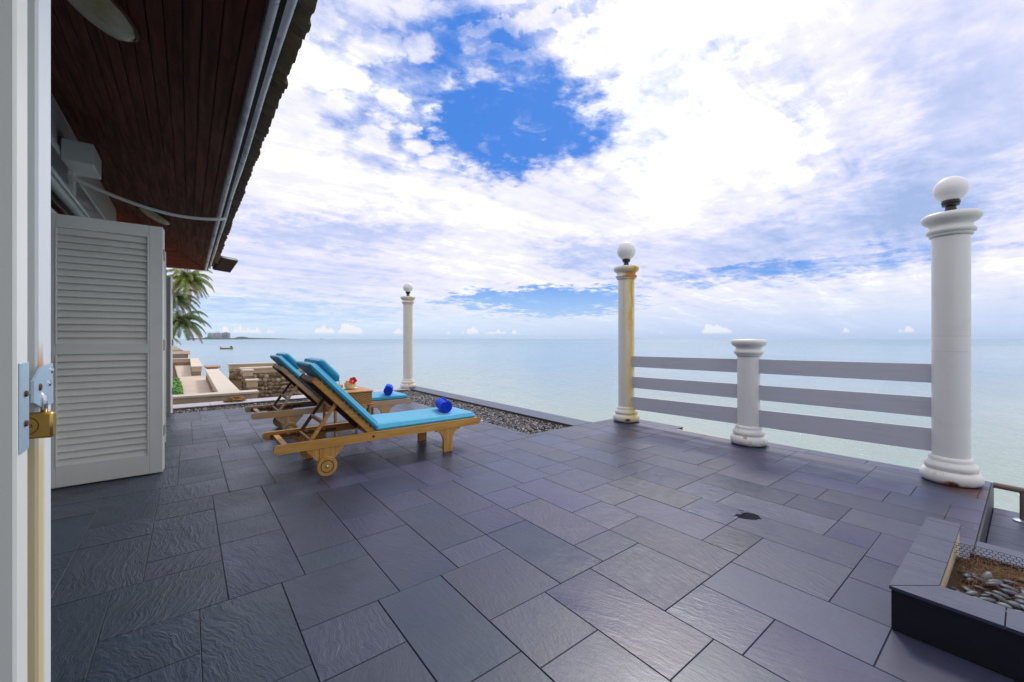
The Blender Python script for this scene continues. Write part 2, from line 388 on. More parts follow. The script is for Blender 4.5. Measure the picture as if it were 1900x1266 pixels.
def _column(rust, seed, ang, blister=(0.04, -0.165, 0.045), brad=0.045):
    def f(t, b):
        p = t.coord('Object'); x, y, z = t.sep(p)
        n = t.noise(t.vm('ADD', p, (seed, 0, 0)), 6, 5, 0.6); n2 = t.noise(t.vm('ADD', t.vm('MULTIPLY', p, (1, 1, 0.2)), (seed, 3, 0)), 16, 4, 0.6)
        base = t.mix(t.mul(t.ss(n, 0.5, 0.75), 0.25), (0.76, 0.76, 0.73), (0.60, 0.57, 0.46))
        a = t.m('ARCTAN2', y, x)
        if rust > 0:
            da = t.m('ABSOLUTE', t.sub(a, t.add(ang, t.mul(t.sub(n, 0.5), 0.9))))
            tint = t.ss(da, 1.7, 0.3)
            base = t.mix(t.mul(tint, 0.65 * rust), base, (0.80, 0.66, 0.28))
            st = t.mul(t.ss(da, 0.62, 0.15), t.ss(z, 0.2, 1.8, 0.45, 1.0))
            st = t.mul(st, t.ss(n2, 0.22, 0.50))
            base = t.mix(t.mul(st, rust), base, (0.72, 0.46, 0.03))
            core = t.mul(t.ss(da, 0.17, 0.04), t.ss(z, 0.5, 1.8, 0.15, 0.9))
            base = t.mix(t.mul(core, rust * 0.7), base, (0.52, 0.22, 0.01))
            capm = t.mul(t.ss(t.m('ABSOLUTE', t.sub(z, 1.985)), 0.05, 0.02), t.ss(n, 0.40, 0.52))
            base = t.mix(t.mul(capm, t.mul(t.ss(da, 1.3, 0.6), rust)), base, (0.48, 0.17, 0.01))
            # second, thinner run
            db = t.m('ABSOLUTE', t.sub(a, t.add(ang - 1.02, t.mul(t.sub(n, 0.5), 0.3))))
            base = t.mix(t.mul(t.mul(t.ss(db, 0.06, 0.01), t.ss(z, 0.9, 1.6)), 0.5 * rust), base, (0.60, 0.38, 0.14))
        # faint casting joints round the shaft and grime creeping up from the floor
        for zj in (1.02, 1.14):
            base = t.mix(t.mul(t.ss(t.m('ABSOLUTE', t.sub(z, zj)), 0.006, 0.001), 0.22), base, (0.45, 0.45, 0.44))
        base = t.mix(t.mul(t.ss(t.add(z, t.mul(t.sub(n2, 0.5), 0.05)), 0.030, 0.0), 0.7), base, (0.12, 0.09, 0.07))
        base = t.mix(t.mul(t.ss(n2, 0.60, 0.78), 0.22), base, (0.50, 0.47, 0.38))
        # rust blister on the foot
        foot = t.mul(t.ss(z, 0.22, 0.16), t.ss(t.noise(t.vm('ADD', p, (seed * 2, 0, 0)), 9, 3, 0.6), 0.60, 0.70))
        base = t.mix(t.mul(foot, 0.55), base, (0.60, 0.40, 0.12))
        dd = t.n.new('ShaderNodeVectorMath'); dd.operation = 'LENGTH'
        t.l.new(t.vm('MULTIPLY', t.vm('SUBTRACT', p, blister), (1, 1, 1.5)), dd.inputs[0])
        bl = t.ss(t.add(dd.outputs['Value'], t.mul(t.sub(n2, 0.5), 0.06)), brad, brad * 0.5)
        base = t.mix(t.mul(bl, 0.95), base, t.mix(t.ss(n2, 0.45, 0.55), (0.60, 0.20, 0.02), (0.10, 0.02, 0.01)))
        gr = t.mul(t.ss(t.m('ABSOLUTE', t.sub(z, 0.105)), 0.012, 0.003), 0.5)
        base = t.mix(t.mul(gr, t.ss(n, 0.4, 0.6)), base, (0.5, 0.36, 0.12))
        setc(t, b, base); setr(t, b, t.lin(n, 0.3, 0.7, 0.28, 0.42))
        setn(t, b, t.bump(t.add(t.noise(p, 18, 3, 0.5), t.mul(t.noise(t.vm('MULTIPLY', p, (3, 3, 60)), 1, 2, 0.5), 0.3)), 0.10, 0.004))
    return f
mat('column_a', build=_column(0.0, 1.7, 0, (0.02, -0.172, 0.012), 0.06)); mat('column_b', build=_column(0.95, 5.1, -0.22, (0.115, -0.125, 0.04), 0.048))
mat('column_c', build=_column(0.0, 8.3, 0, (0.03, -0.155, 0.09), 0.02)); mat('column_d', build=_column(0.30, 3.9, 0.1, (0.16, -0.05, 0.09), 0.025))
mat('globe', (0.86, 0.84, 0.86), 0.22)
mat('black_plastic', (0.012, 0.013, 0.016), 0.35)
mat('dark_glass', (0.01, 0.012, 0.014), 0.06)
mat('dark_wood_inside', (0.02, 0.012, 0.01), 0.6)

def _wood(c1, c2, axis=1, grey=0.0, sc_=1.0, rough=0.45, knots=True, bump=0.15):
    def f(t, b):
        rnd = t.info('Random'); p = t.vm('ADD', t.coord('Object'), t.xyz(t.mul(rnd, 11.0), t.mul(rnd, 5.0), t.mul(rnd, 7.0)))
        s = [38, 38, 38]; s[axis] = 2.6
        pw = t.vm('ADD', p, t.vm('SCALE', t.noise(p, 3, 2, 0.5, color=True), scale=0.05))
        g = t.noise(t.vm('MULTIPLY', pw, tuple(v * sc_ for v in s)), 1.0, 5, 0.6)
        bl = t.noise(p, 3.0 * sc_, 3, 0.55)
        c = t.mix(t.ss(g, 0.3, 0.7), c1, c2)
        c = t.mix(t.mul(t.sub(bl, 0.35), 0.7), c, t.vm('SCALE', c, scale=0.6))
        if grey: c = t.mix(t.mul(t.ss(bl, 0.35, 0.6), grey), c, (0.44, 0.37, 0.29))
        setc(t, b, c); setr(t, b, t.lin(g, 0.3, 0.7, rough - 0.08, rough + 0.1)); setn(t, b, t.bump(g, bump, 0.003))
    return f
mat('teak', build=_wood((0.74, 0.42, 0.10), (0.56, 0.26, 0.04), 1))
mat('teak_z', build=_wood((0.70, 0.40, 0.10), (0.52, 0.25, 0.045), 2))
mat('teak_x', build=_wood((0.70, 0.40, 0.10), (0.52, 0.25, 0.045), 0))
mat('teak_grey', build=_wood((0.66, 0.44, 0.20), (0.52, 0.31, 0.12), 1, 0.75))
mat('teak_grey_z', build=_wood((0.66, 0.44, 0.20), (0.50, 0.30, 0.11), 2, 0.6))
mat('teak_grey_x', build=_wood((0.52, 0.32, 0.14), (0.38, 0.22, 0.08), 0, 0.6))
mat('teak_shaded', build=_wood((0.20, 0.080, 0.022), (0.12, 0.045, 0.012), 1))  # darker teak copy, shade of far and inner parts put into its colour
mat('soffit_wood', build=_wood((0.19, 0.052, 0.028), (0.085, 0.025, 0.015), 0, 0, 0.6, 0.60, bump=0.3))
mat('soffit_wood_end', build=_wood((0.24, 0.060, 0.028), (0.13, 0.032, 0.015), 1, 0, 0.6, 0.60, bump=0.3))

for _n in ('soffit_wood', 'soffit_wood_end'): MATS[_n].node_tree.nodes['Principled BSDF'].inputs['Specular IOR Level'].default_value = 0.22

def _rooftile(t, b):
    n = t.noise(t.geo('Position'), 12, 5, 0.65); n2 = t.noise(t.geo('Position'), 3, 3, 0.6)
    c = t.mix(n, (0.11, 0.07, 0.035), (0.38, 0.27, 0.15)); c = t.mix(t.mul(t.ss(n2, 0.5, 0.7), 0.5), c, (0.16, 0.15, 0.09))
    setc(t, b, c); setn(t, b, t.bump(n, 0.8, 0.012))
mat('roof_tile', rough=0.85, build=_rooftile)

def _fabric(c1, c2, sheen=0.3):
    def f(t, b):
        p = t.coord('Object'); n = t.noise(p, 6, 4, 0.55); wv = t.noise(p, 240, 2, 0.5)
        setc(t, b, t.mix(n, c1, c2))
        fold = t.noise(t.vm('MULTIPLY', p, (3, 6, 3)), 2.0, 3, 0.5)
        n1 = t.bump(fold, 0.35, 0.02); setn(t, b, t.bump(wv, 0.15, 0.001, n1))
        b.inputs['Sheen Weight'].default_value = sheen
    return f
mat('turquoise_fabric', rough=0.65, build=_fabric((0.022, 0.36, 0.60), (0.045, 0.44, 0.68)))
def _terry(t, b):
    p = t.coord('Object'); n = t.noise(p, 130, 3, 0.7)
    setc(t, b, t.mix(n, (0.003, 0.035, 0.55), (0.010, 0.10, 0.95))); setn(t, b, t.bump(n, 0.9, 0.004))
mat('blue_terry', rough=0.95, build=_terry)
def _rattan(t, b):
    p = t.coord('Object'); x, y, z = t.sep(p)
    s = t.m('SINE', t.mul(z, 2 * PI / 0.021)); u = t.add(x, y)
    ph = t.m('SINE', t.mul(u, 2 * PI / 0.060)); wv = t.mul(s, ph)
    n = t.noise(p, 14, 4, 0.6)
    band = t.add(t.mul(wv, 0.5), 0.5)
    c = t.mix(band, (0.16, 0.055, 0.010), (0.66, 0.34, 0.09)); c = t.mix(t.mul(t.sub(n, 0.35), 0.6), c, (0.70, 0.42, 0.14))
    setc(t, b, c); setn(t, b, t.bump(t.add(band, t.mul(t.m('ABSOLUTE', s), 0.6)), 0.8, 0.006))
mat('rattan', rough=0.5, build=_rattan)
mat('rattan_top', rough=0.45, build=_wood((0.60, 0.32, 0.10), (0.46, 0.20, 0.045), 0, 0, 2.2))
mat('cream_glass', (0.70, 0.62, 0.36), 0.25)
def _lampglass(t, b):
    n = t.noise(t.geo('Position'), 5, 4, 0.6)
    setc(t, b, t.mix(t.ss(n, 0.45, 0.7), (0.74, 0.68, 0.48), (0.55, 0.44, 0.22)))
mat('lamp_glass', rough=0.22, build=_lampglass)
mat('rust_brown', (0.12, 0.05, 0.02), 0.6)
mat('steel', (0.55, 0.62, 0.68), 0.25, 0.9)
mat('chrome', (0.62, 0.62, 0.62), 0.16, 1.0)
mat('galvanised', (0.50, 0.66, 0.78), 0.42, 0.55)
def _brass(t, b):
    n = t.noise(t.coord('Object'), 40, 4, 0.6)
    setc(t, b, t.mix(n, (0.30, 0.19, 0.05), (0.55, 0.36, 0.10))); setr(t, b, t.lin(n, .3, .7, .25, .45))
mat('brass', metal=0.85, build=_brass)
mat('brass_dark', (0.08, 0.05, 0.02), 0.5, 0.5)
def _rustpipe(t, b):
    n = t.noise(t.coord('Object'), 18, 5, 0.65)
    setc(t, b, t.mix(t.ss(n, 0.35, 0.65), (0.14, 0.12, 0.12), (0.20, 0.13, 0.10)))
mat('rusty_pipe', rough=0.5, metal=0.1, build=_rustpipe)
mat('conduit', (0.80, 0.78, 0.72), 0.4)
mat('awning_white', (0.80, 0.86, 0.88), 0.3)
mat('hinge', (0.30, 0.26, 0.18), 0.4, 0.7)
mat('coconut_shell', rough=0.6, build=_conc((0.72, 0.56, 0.20), (0.85, 0.74, 0.42), 40, (0.6, 0.42, 0.15), 0.3))
mat('coconut_brown', rough=0.55, build=_conc((0.50, 0.22, 0.06), (0.70, 0.38, 0.14), 40))
mat('flower_red', (0.80, 0.010, 0.012), 0.5)
mat('stamen', (0.80, 0.45, 0.35), 0.5)
mat('plate', (0.80, 0.78, 0.72), 0.2)
mat('straw', (0.78, 0.70, 0.66), 0.35)
mat('needle', rough=0.8, build=_conc((0.15, 0.07, 0.025), (0.34, 0.19, 0.07), 60, (0.12, 0.05, 0.02), 0.4))
mat('mesh_plastic', (0.008, 0.008, 0.010), 0.4)
mat('husk', rough=0.9, build=_conc((0.16, 0.09, 0.03), (0.40, 0.24, 0.09), 30))
def _leaf(c1, c2, c3):
    def f(t, b):
        r_ = t.geo('Random Per Island')
        setc(t, b, t.ramp(r_, [(0, c1), (0.6, c2), (1, c3)]))
        b.inputs['Transmission Weight'].default_value = 0.0
    return f
mat('palm_leaf', rough=0.45, build=_leaf((0.07, 0.14, 0.012), (0.18, 0.25, 0.018), (0.48, 0.44, 0.05)))
mat('palm_leaf_dark', rough=0.5, build=_leaf((0.03, 0.075, 0.014), (0.07, 0.13, 0.02), (0.18, 0.22, 0.03)))
mat('palm_dry', rough=0.7, build=_leaf((0.20, 0.10, 0.03), (0.30, 0.18, 0.06), (0.34, 0.26, 0.08)))
mat('palm_trunk', rough=0.9, build=_conc((0.16, 0.12, 0.08), (0.34, 0.27, 0.19), 4))
mat('bush_leaf', rough=0.5, build=_leaf((0.05, 0.17, 0.012), (0.10, 0.32, 0.02), (0.20, 0.42, 0.04)))
mat('far_green', rough=0.9, build=_conc((0.03, 0.055, 0.03), (0.07, 0.11, 0.06), 0.02))
mat('tower_a', (0.50, 0.50, 0.52), 0.7); mat('tower_b', (0.58, 0.57, 0.55), 0.7); mat('tower_c', (0.34, 0.36, 0.44), 0.7)
mat('tower_window', (0.10, 0.13, 0.18), 0.3)
mat('boat_green', (0.05, 0.14, 0.08), 0.5); mat('boat_yellow', (0.52, 0.42, 0.05), 0.5); mat('boat_dark', (0.04, 0.04, 0.05), 0.6)

def _sea(t, b):
    w_ = t.geo('Position'); x, y, z = t.sep(w_)
    dl = t.n.new('ShaderNodeVectorMath'); dl.operation = 'LENGTH'; t.l.new(t.vm('MULTIPLY', w_, (1, 1, 0)), dl.inputs[0]); dist = dl.outputs['Value']
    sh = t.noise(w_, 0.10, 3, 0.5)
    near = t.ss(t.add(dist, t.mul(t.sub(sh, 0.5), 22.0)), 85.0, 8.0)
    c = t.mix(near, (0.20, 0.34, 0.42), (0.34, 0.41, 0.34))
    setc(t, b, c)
    rot = t.n.new('ShaderNodeVectorRotate'); rot.rotation_type = 'Z_AXIS'; t.l.new(w_, rot.inputs['Vector']); rot.inputs['Angle'].default_value = R(38)
    p = t.vm('MULTIPLY', rot.outputs[0], (0.45, 1.0, 1.0))
    w1 = t.noise(p, 2.6, 4, 0.55, 0.5); w2 = t.noise(p, 0.42, 3, 0.5, 0.3); w3 = t.noise(p, 7.0, 3, 0.55)
    h = t.add(t.add(t.mul(w1, 0.30), t.mul(w2, 1.0)), t.mul(w3, 0.10))
    calm = t.ss(t.noise(t.vm('MULTIPLY', p, (0.02, 0.09, 1)), 1.0, 3, 0.5), 0.38, 0.62, 0.45, 1.0)
    st = t.mul(t.lin(dist, 8.0, 500.0, 1.0, 0.42), calm)
    setn(t, b, t.bump(h, st, 0.26))
    setr(t, b, t.lin(dist, 10.0, 500.0, 0.10, 0.30))
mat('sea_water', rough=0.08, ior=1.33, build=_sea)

# ------------------------------------------------------------------ mesh helpers
def mesh(name, verts, faces, m=None, smooth=False):
    me = bpy.data.meshes.new(name); me.from_pydata([tuple(v) for v in verts], [], faces); me.update()
    if m: me.materials.append(MATS[m])
    if smooth:
        me.polygons.foreach_set('use_smooth', [True] * len(me.polygons))
    return me
def obj(name, me, parent=None, loc=None, rot=None):
    o = bpy.data.objects.new(name, me); C.objects.link(o)
    if parent: o.parent = parent
    if loc is not None: o.location = loc
    if rot is not None: o.rotation_euler = rot
    return o
def tag(o, label=None, cat=None, group=None, kind=None):
    if label: o['label'] = label
    if cat: o['category'] = cat
    if group: o['group'] = group
    if kind: o['kind'] = kind
    return o
def thing(name, label, cat, loc=(0, 0, 0), rz=0, group=None):
    o = bpy.data.objects.new(name, None); C.objects.link(o); o.location = loc; o.rotation_euler = (0, 0, rz)
    o.empty_display_size = 0.1
    return tag(o, label, cat, group)

class MB:
    def __init__(s): s.v = []; s.f = []
    def add(s, vs, fs):
        k = len(s.v); s.v += [tuple(v) for v in vs]; s.f += [tuple(i + k for i in f) for f in fs]; return s
    def box(s, x0, x1, y0, y1, z0, z1, c=0.0, M=None):
        """box with chamfer c on all edges (c=0 plain)"""
        if c <= 0:
            vs = [(x, y, z) for z in (z0, z1) for y in (y0, y1) for x in (x0, x1)]
            fs = [(0, 2, 3, 1), (4, 5, 7, 6), (0, 1, 5, 4), (2, 6, 7, 3), (0, 4, 6, 2), (1, 3, 7, 5)]
        else:
            bm = bmesh.new(); bmesh.ops.create_cube(bm, size=1.0)
            for v in bm.verts:
                v.co = Vector(((x0 + x1) / 2 + v.co.x * (x1 - x0), (y0 + y1) / 2 + v.co.y * (y1 - y0), (z0 + z1) / 2 + v.co.z * (z1 - z0)))
            bmesh.ops.bevel(bm, geom=list(bm.edges), offset=c, segments=1 if c < 0.006 else 2, affect='EDGES', profile=0.6)
            bm.verts.index_update(); vs = [tuple(v.co) for v in bm.verts]; fs = [tuple(v.index for v in f.verts) for f in bm.faces]; bm.free()
        if M is not None: vs = [tuple(M @ Vector(v)) for v in vs]
        return s.add(vs, fs)
    def lathe(s, prof, n=32, M=None, close=False):
        vs = []; fs = []
        for r, z in prof:
            for i in range(n):
                a = 2 * PI * i / n; vs.append((r * math.cos(a), r * math.sin(a), z))
        for k in range(len(prof) - 1):
            for i in range(n):
                j = (i + 1) % n; fs.append((k * n + i, k * n + j, (k + 1) * n + j, (k + 1) * n + i))
        if prof[0][0] > 1e-6: fs.append(tuple(range(n - 1, -1, -1)))
        if prof[-1][0] > 1e-6: fs.append(tuple((len(prof) - 1) * n + i for i in range(n)))
        if M is not None: vs = [tuple(M @ Vector(v)) for v in vs]
        return s.add(vs, fs)
    def tube(s, pts, r, n=8, rs=None):
        pts = [Vector(p) for p in pts]; vs = []; fs = []; prev = None
        for k, p in enumerate(pts):
            d_ = (pts[min(k + 1, len(pts) - 1)] - pts[max(k - 1, 0)]).normalized()
            up = Vector((0, 0, 1)) if abs(d_.z) < 0.9 else Vector((1, 0, 0))
            a = d_.cross(up).normalized() if prev is None else (prev - d_ * prev.dot(d_)).normalized()
            prev = a; b_ = d_.cross(a)
            rad = rs[k] if rs else r
            for i in range(n):
                t_ = 2 * PI * i / n; vs.append(p + a * math.cos(t_) * rad + b_ * math.sin(t_) * rad)
        for k in range(len(pts) - 1):
            for i in range(n):
                j = (i + 1) % n; fs.append((k * n + i, k * n + j, (k + 1) * n + j, (k + 1) * n + i))
        fs.append(tuple(range(n - 1, -1, -1))); fs.append(tuple((len(pts) - 1) * n + i for i in range(n)))
        return s.add(vs, fs)
    def prism(s, outline, axis, a, b_):
        """extrude a 2D outline (list of (u,v)) along axis from a to b_.  x: (y,z)  y: (x,z)  z: (x,y)"""
        n = len(outline)
        def P3(u, v, t_): return {'x': (t_, u, v), 'y': (u, t_, v), 'z': (u, v, t_)}[axis]
        vs = [P3(u, v, a) for u, v in outline] + [P3(u, v, b_) for u, v in outline]
        fs = [tuple(range(n)), tuple(range(2 * n - 1, n - 1, -1))] + [(i, (i + 1) % n, n + (i + 1) % n, n + i) for i in range(n)]
        return s.add(vs, fs)
    def build(s, name, m, parent=None, smooth=False, loc=None, rot=None, auto=None):
        me = bpy.data.meshes.new(name); me.from_pydata(s.v, [], s.f)
        bm = bmesh.new(); bm.from_mesh(me); bmesh.ops.recalc_face_normals(bm, faces=bm.faces); bm.to_mesh(me); bm.free()
        me.materials.append(MATS[m])
        if smooth or auto:
            me.polygons.foreach_set('use_smooth', [True] * len(me.polygons))
            if auto: me.set_sharp_from_angle(angle=R(auto))
        return obj(name, me, parent, loc, rot)
def bx(name, m, parent, x0, x1, y0, y1, z0, z1, c=0.002, kind=None):
    cx, cy, cz = (x0 + x1) / 2, (y0 + y1) / 2, (z0 + z1) / 2
    o = MB().box(x0 - cx, x1 - cx, y0 - cy, y1 - cy, z0 - cz, z1 - cz, c).build(name, m, parent, loc=(cx, cy, cz))
    if kind: o['kind'] = kind
    return o
def cpy(src, parent, loc=None, rot=None):
    c = src.copy(); C.objects.link(c); c.parent = parent
    if loc is not None: c.location = loc
    if rot is not None: c.rotation_euler = rot
    return c

# ------------------------------------------------------------------ sea and terrain
SEA = -2.8
def grid_disc():
    vs = []; fs = []; radii = [0, 4, 10, 25, 60, 150, 400, 1000, 2500, 5000, 9000]; n = 64
    vs.append((0, 0, SEA))
    for r in radii[1:]:
        for i in range(n): a = 2 * PI * i / n; vs.append((r * math.cos(a), r * math.sin(a), SEA))
    for i in range(n): fs.append((0, 1 + i, 1 + (i + 1) % n))
    for k in range(len(radii) - 2):
        for i in range(n):
            j = (i + 1) % n; a = 1 + k * n; fs.append((a + i, a + j, a + n + j, a + n + i))
    return vs, fs
tag(obj('sea', mesh('sea', *grid_disc(), 'sea_water')), 'calm pale blue sea reaching to the horizon', kind='structure')

# ------------------------------------------------------------------ terrace
X0, X1, Y0 = -7.93, 2.6, -2.6            # floor extent
XK, YP, YE = -3.63, 3.137, 4.737         # where the pebble bed begins, its inner edge, the sea edge rows
XS = -0.185                              # edge of the drop to the lower landing
terrace = tag(bpy.data.objects.new('terrace', None), kind='structure'); C.objects.link(terrace)
tag(terrace, 'dark slate terrace laid in mixed rectangular tiles')
mb = MB()
mb.box(X0, X1, Y0, YP, -0.30, -0.005); mb.box(XK, XS, YP + 0.0005, YE - .001, -0.30, -0.005); mb.box(XK, -2.735, YE, YE + .19, -0.30, -0.005); mb.box(-1.81, XS, YE, YE + .19, -0.30, -0.005)
mb.box(XS + 0.0005, X1, YP + 0.0005, 3.43, -0.30, -0.005)
tb = mb.build('bed', 'grout', terrace)
tb['kind'] = 'stuff'
GX, GY = 1.5304, 1.9365
cell = [(2, 6, -4, 0), (2, 8, -7, -4), (0, 6, 0, 3), (-2, 4, 3, 6), (2, 5, -10, -7), (-3, 0, 0, 3), (0, 2, -3, 0)]
cy_, sy_ = math.cos(YAW), math.sin(YAW)
def to_cam(x, y):                        # right, forward
    return x * cy_ + y * sy_, -x * sy_ + y * cy_
pieces = []
for i in range(-30, 30):
    for j in range(-20, 20):
        for (u0, u1, v0, v1) in cell:
            du = i * 4 - j * 7; dv = i * 6 + j * 13
            x0, x1, y0, y1 = (u0 + du) * .1 - GX, (u1 + du) * .1 - GX, (v0 + dv) * .1 + GY, (v1 + dv) * .1 + GY
            if x1 < X0 or x0 > X1 or y1 < Y0 or y0 > YE: continue
            A = (max(x0, X0), min(x1, X1), max(y0, Y0), min(y1, YP))
            B = (max(x0, XK), min(x1, XS), max(y0, YP), min(y1, YE))
            okA = A[1] - A[0] > .02 and A[3] - A[2] > .02; okB = B[1] - B[0] > .02 and B[3] - B[2] > .02
            if okA and okB and x0 >= XK - .001 and x1 <= XS + .001 and y1 <= YE + .001: pieces.append((x0, x1, y0, y1))
            else:
                if okA: pieces.append(A)
                if okB: pieces.append(B)
# edge rows on the sea side
xs = XK
while xs < XS - .02:
    xe = min(xs + .452, XS)
    if not (-2.72 < (xs + xe) / 2 < -1.85): pieces.append((xs, xe, YE, 4.925))
    xs = xe
def visible(p):
    cx, cyy = (p[0] + p[1]) / 2, (p[2] + p[3]) / 2
    best = 0
    for (x, y) in ((p[0], p[2]), (p[1], p[2]), (p[0], p[3]), (p[1], p[3]), (cx, cyy)):
        r_, f_ = to_cam(x, y)
        if f_ > 0.25:
            u = 950 + 760 * r_ / f_; v = 629 + 760 * EYE / f_
            if 60 < u < 1930 and v < 1290: best = max(best, 1 / f_ ** 3)
    return best * (p[1] - p[0]) * (p[3] - p[2])
pieces.sort(key=visible, reverse=True)
tile_cache = {}
def tile_verts(w_, h_, ch=0.0018, gap=0.0013, th=0.012):
    a, b_ = w_ / 2 - gap, h_ / 2 - gap
    vs = [(-a, -b_, -th), (a, -b_, -th), (a, b_, -th), (-a, b_, -th),
          (-a, -b_, -ch), (a, -b_, -ch), (a, b_, -ch), (-a, b_, -ch),
          (-a + ch, -b_ + ch, 0), (a - ch, -b_ + ch, 0), (a - ch, b_ - ch, 0), (-a + ch, b_ - ch, 0)]
    fs = [(4, 5, 1, 0), (5, 6, 2, 1), (6, 7, 3, 2), (7, 4, 0, 3), (4, 8, 9, 5), (5, 9, 10, 6), (6, 10, 11, 7), (7, 11, 8, 4), (8, 11, 10, 9)]
    fs = [tuple(reversed(f)) for f in fs]
    return vs, fs
n_ind = 0; rest = MB()
for p in pieces:
    w_, h_ = round(p[1] - p[0], 3), round(p[3] - p[2], 3)
    vis = visible(p)
    if vis <= 0 or n_ind >= 285:
        vs, fs = tile_verts(w_, h_); cx, cyy = (p[0] + p[1]) / 2, (p[2] + p[3]) / 2
        rest.add([(x + cx, y + cyy, z) for x, y, z in vs], fs)
        continue
    key = (w_, h_)
    if key not in tile_cache:
        tile_cache[key] = mesh('slate_tile', *tile_verts(w_, h_), 'slate')
    o = obj('slate_tile', tile_cache[key], terrace, ((p[0] + p[1]) / 2, (p[2] + p[3]) / 2, random.uniform(-.0008, .0004)),
            (random.gauss(0, .0010), random.gauss(0, .0010), 0))
    n_ind += 1
ro = rest.build('slate_tile', 'slate', terrace); ro['kind'] = 'stuff'
# step strip at floor level leading to the lower landing, and the landing itself
bx('step_tile', 'slate_cut', terrace, XS + .004, 0.60, YP, 3.428, -.016, -.0005)
bx('step_tile', 'slate_cut', terrace, 0.606, 1.60, YP, 3.428, -.016, -.0005)
bx('step_side', 'slate_side', terrace, XS + .0005, XS + .012, 3.432, 4.925, -.30, -.006)
low = bx('lower_landing', 'grout', terrace, XS + .013, 2.6, 3.431, 4.80, -.40, -.166)
yy = 3.435
for k, dyy in enumerate((.30, .30, .30, .30, .16)):
    xa = XS + .016; off = (.42, .75, .3, .6, .5)[k]
    while xa < 2.5:
        xb = min(xa + off, 2.5); off = .6
        bx('slate_tile', 'slate_cut', terrace, xa, xb - .004, yy, yy + dyy - .004, -.176, -.160)
        xa = xb
    yy += dyy
# concrete lip where an edge tile is missing
bx('concrete_lip', 'lip_concrete', terrace, -2.73, -1.815, YE + .001, YE + .060, -.06, -.006, .006)
bx('sea_wall', 'concrete', terrace, XK, 2.6, 4.30, 4.735, -3.3, -.302)
bx('sea_wall', 'concrete', terrace, -9.0, XK - .001, 3.95, 4.22, -3.3, -.062)
bx('sea_wall', 'concrete', terrace, -9.0, -8.6, -2.0, 3.949, -3.3, -.062)
# kerb round the pebble bed
kerb = tag(bpy.data.objects.new('kerb', None), 'slate topped kerb along the sea side of the pebble bed', kind='structure'); C.objects.link(kerb)
bx('kerb_core', 'concrete', kerb, -8.98, XK - .002, 3.91, 4.235, -.20, -.014)
bx('kerb_core', 'concrete', kerb, -8.985, -8.575, -2.2, 3.908, -.20, -.014)
bx('kerb_core', 'concrete', kerb, -3.66, XK - .0022, 3.14, 3.908, -.20, -.008)
xa = -9.0
while xa < XK - .05:
    xb = min(xa + .60, XK - .003); bx('kerb_tile', 'slate_cut', kerb, xa, xb - .004, 3.90, 4.245, -.0135, .001, .0015); xa = xb
ya = 3.898
mat('kerb_pale', rough=0.5, build=_conc((0.40, 0.38, 0.44), (0.60, 0.56, 0.60), 5, (0.3, 0.25, 0.22), 0.3))
while ya > -2.1:
    yb = ya - .60; bx('kerb_tile', 'kerb_pale', kerb, -9.0, -8.56, yb + .004, ya, -.0135, .001, .0015); ya = yb

# pebble bed ---------------------------------------------------------
bx('pebble_bed_soil', 'soil', terrace, -8.574, X0 - .001, -2.2, 3.909, -.25, -.065)
bx('pebble_bed_soil', 'soil', terrace, X0, XK - .0305, YP + .001, 3.909, -.25, -.065)
ICO = bmesh.new(); bmesh.ops.create_icosphere(ICO, subdivisions=1, radius=1.0)
ico_v = np.array([v.co[:] for v in ICO.verts]); ico_f = np.array([[v.index for v in f.verts] for f in ICO.faces]); ICO.free()
def scatter(name, m, regions, size, zbase, parent=None, flat=0.6):
    V = []; F = []; k = 0
    for (x0, x1, y0, y1, n) in regions:
        for _ in range(n):
            s = size * random.uniform(.55, 1.35)
            e = np.array([s * random.uniform(.8, 1.5), s, s * flat * random.uniform(.6, 1.2)])
            q = ico_v * e
            a, tl = random.uniform(0, 2 * PI), random.gauss(0, .35)
            Mx = np.array((Matrix.Rotation(a, 3, 'Z') @ Matrix.Rotation(tl, 3, 'X')))
            q = q @ Mx.T + np.array([random.uniform(x0, x1), random.uniform(y0, y1), zbase + random.uniform(0, .016)])
            V.append(q); F.append(ico_f + k); k += len(q)
    V = np.concatenate(V); F = np.concatenate(F)
    me = bpy.data.meshes.new(name); me.from_pydata(V.tolist(), [], F.tolist()); me.materials.append(MATS[m])
    me.polygons.foreach_set('use_smooth', [True] * len(me.polygons))
    return obj(name, me, parent)
g1 = scatter('gravel', 'pebble', [(X0 + .012, XK - .04, YP + .012, 3.90, 5600), (-8.56, X0 - .01, -.9, 3.90, 4200)], .0165, -.050)
tag(g1, 'dark mixed pebbles filling the bed beside the slate terrace', 'gravel', kind='stuff')

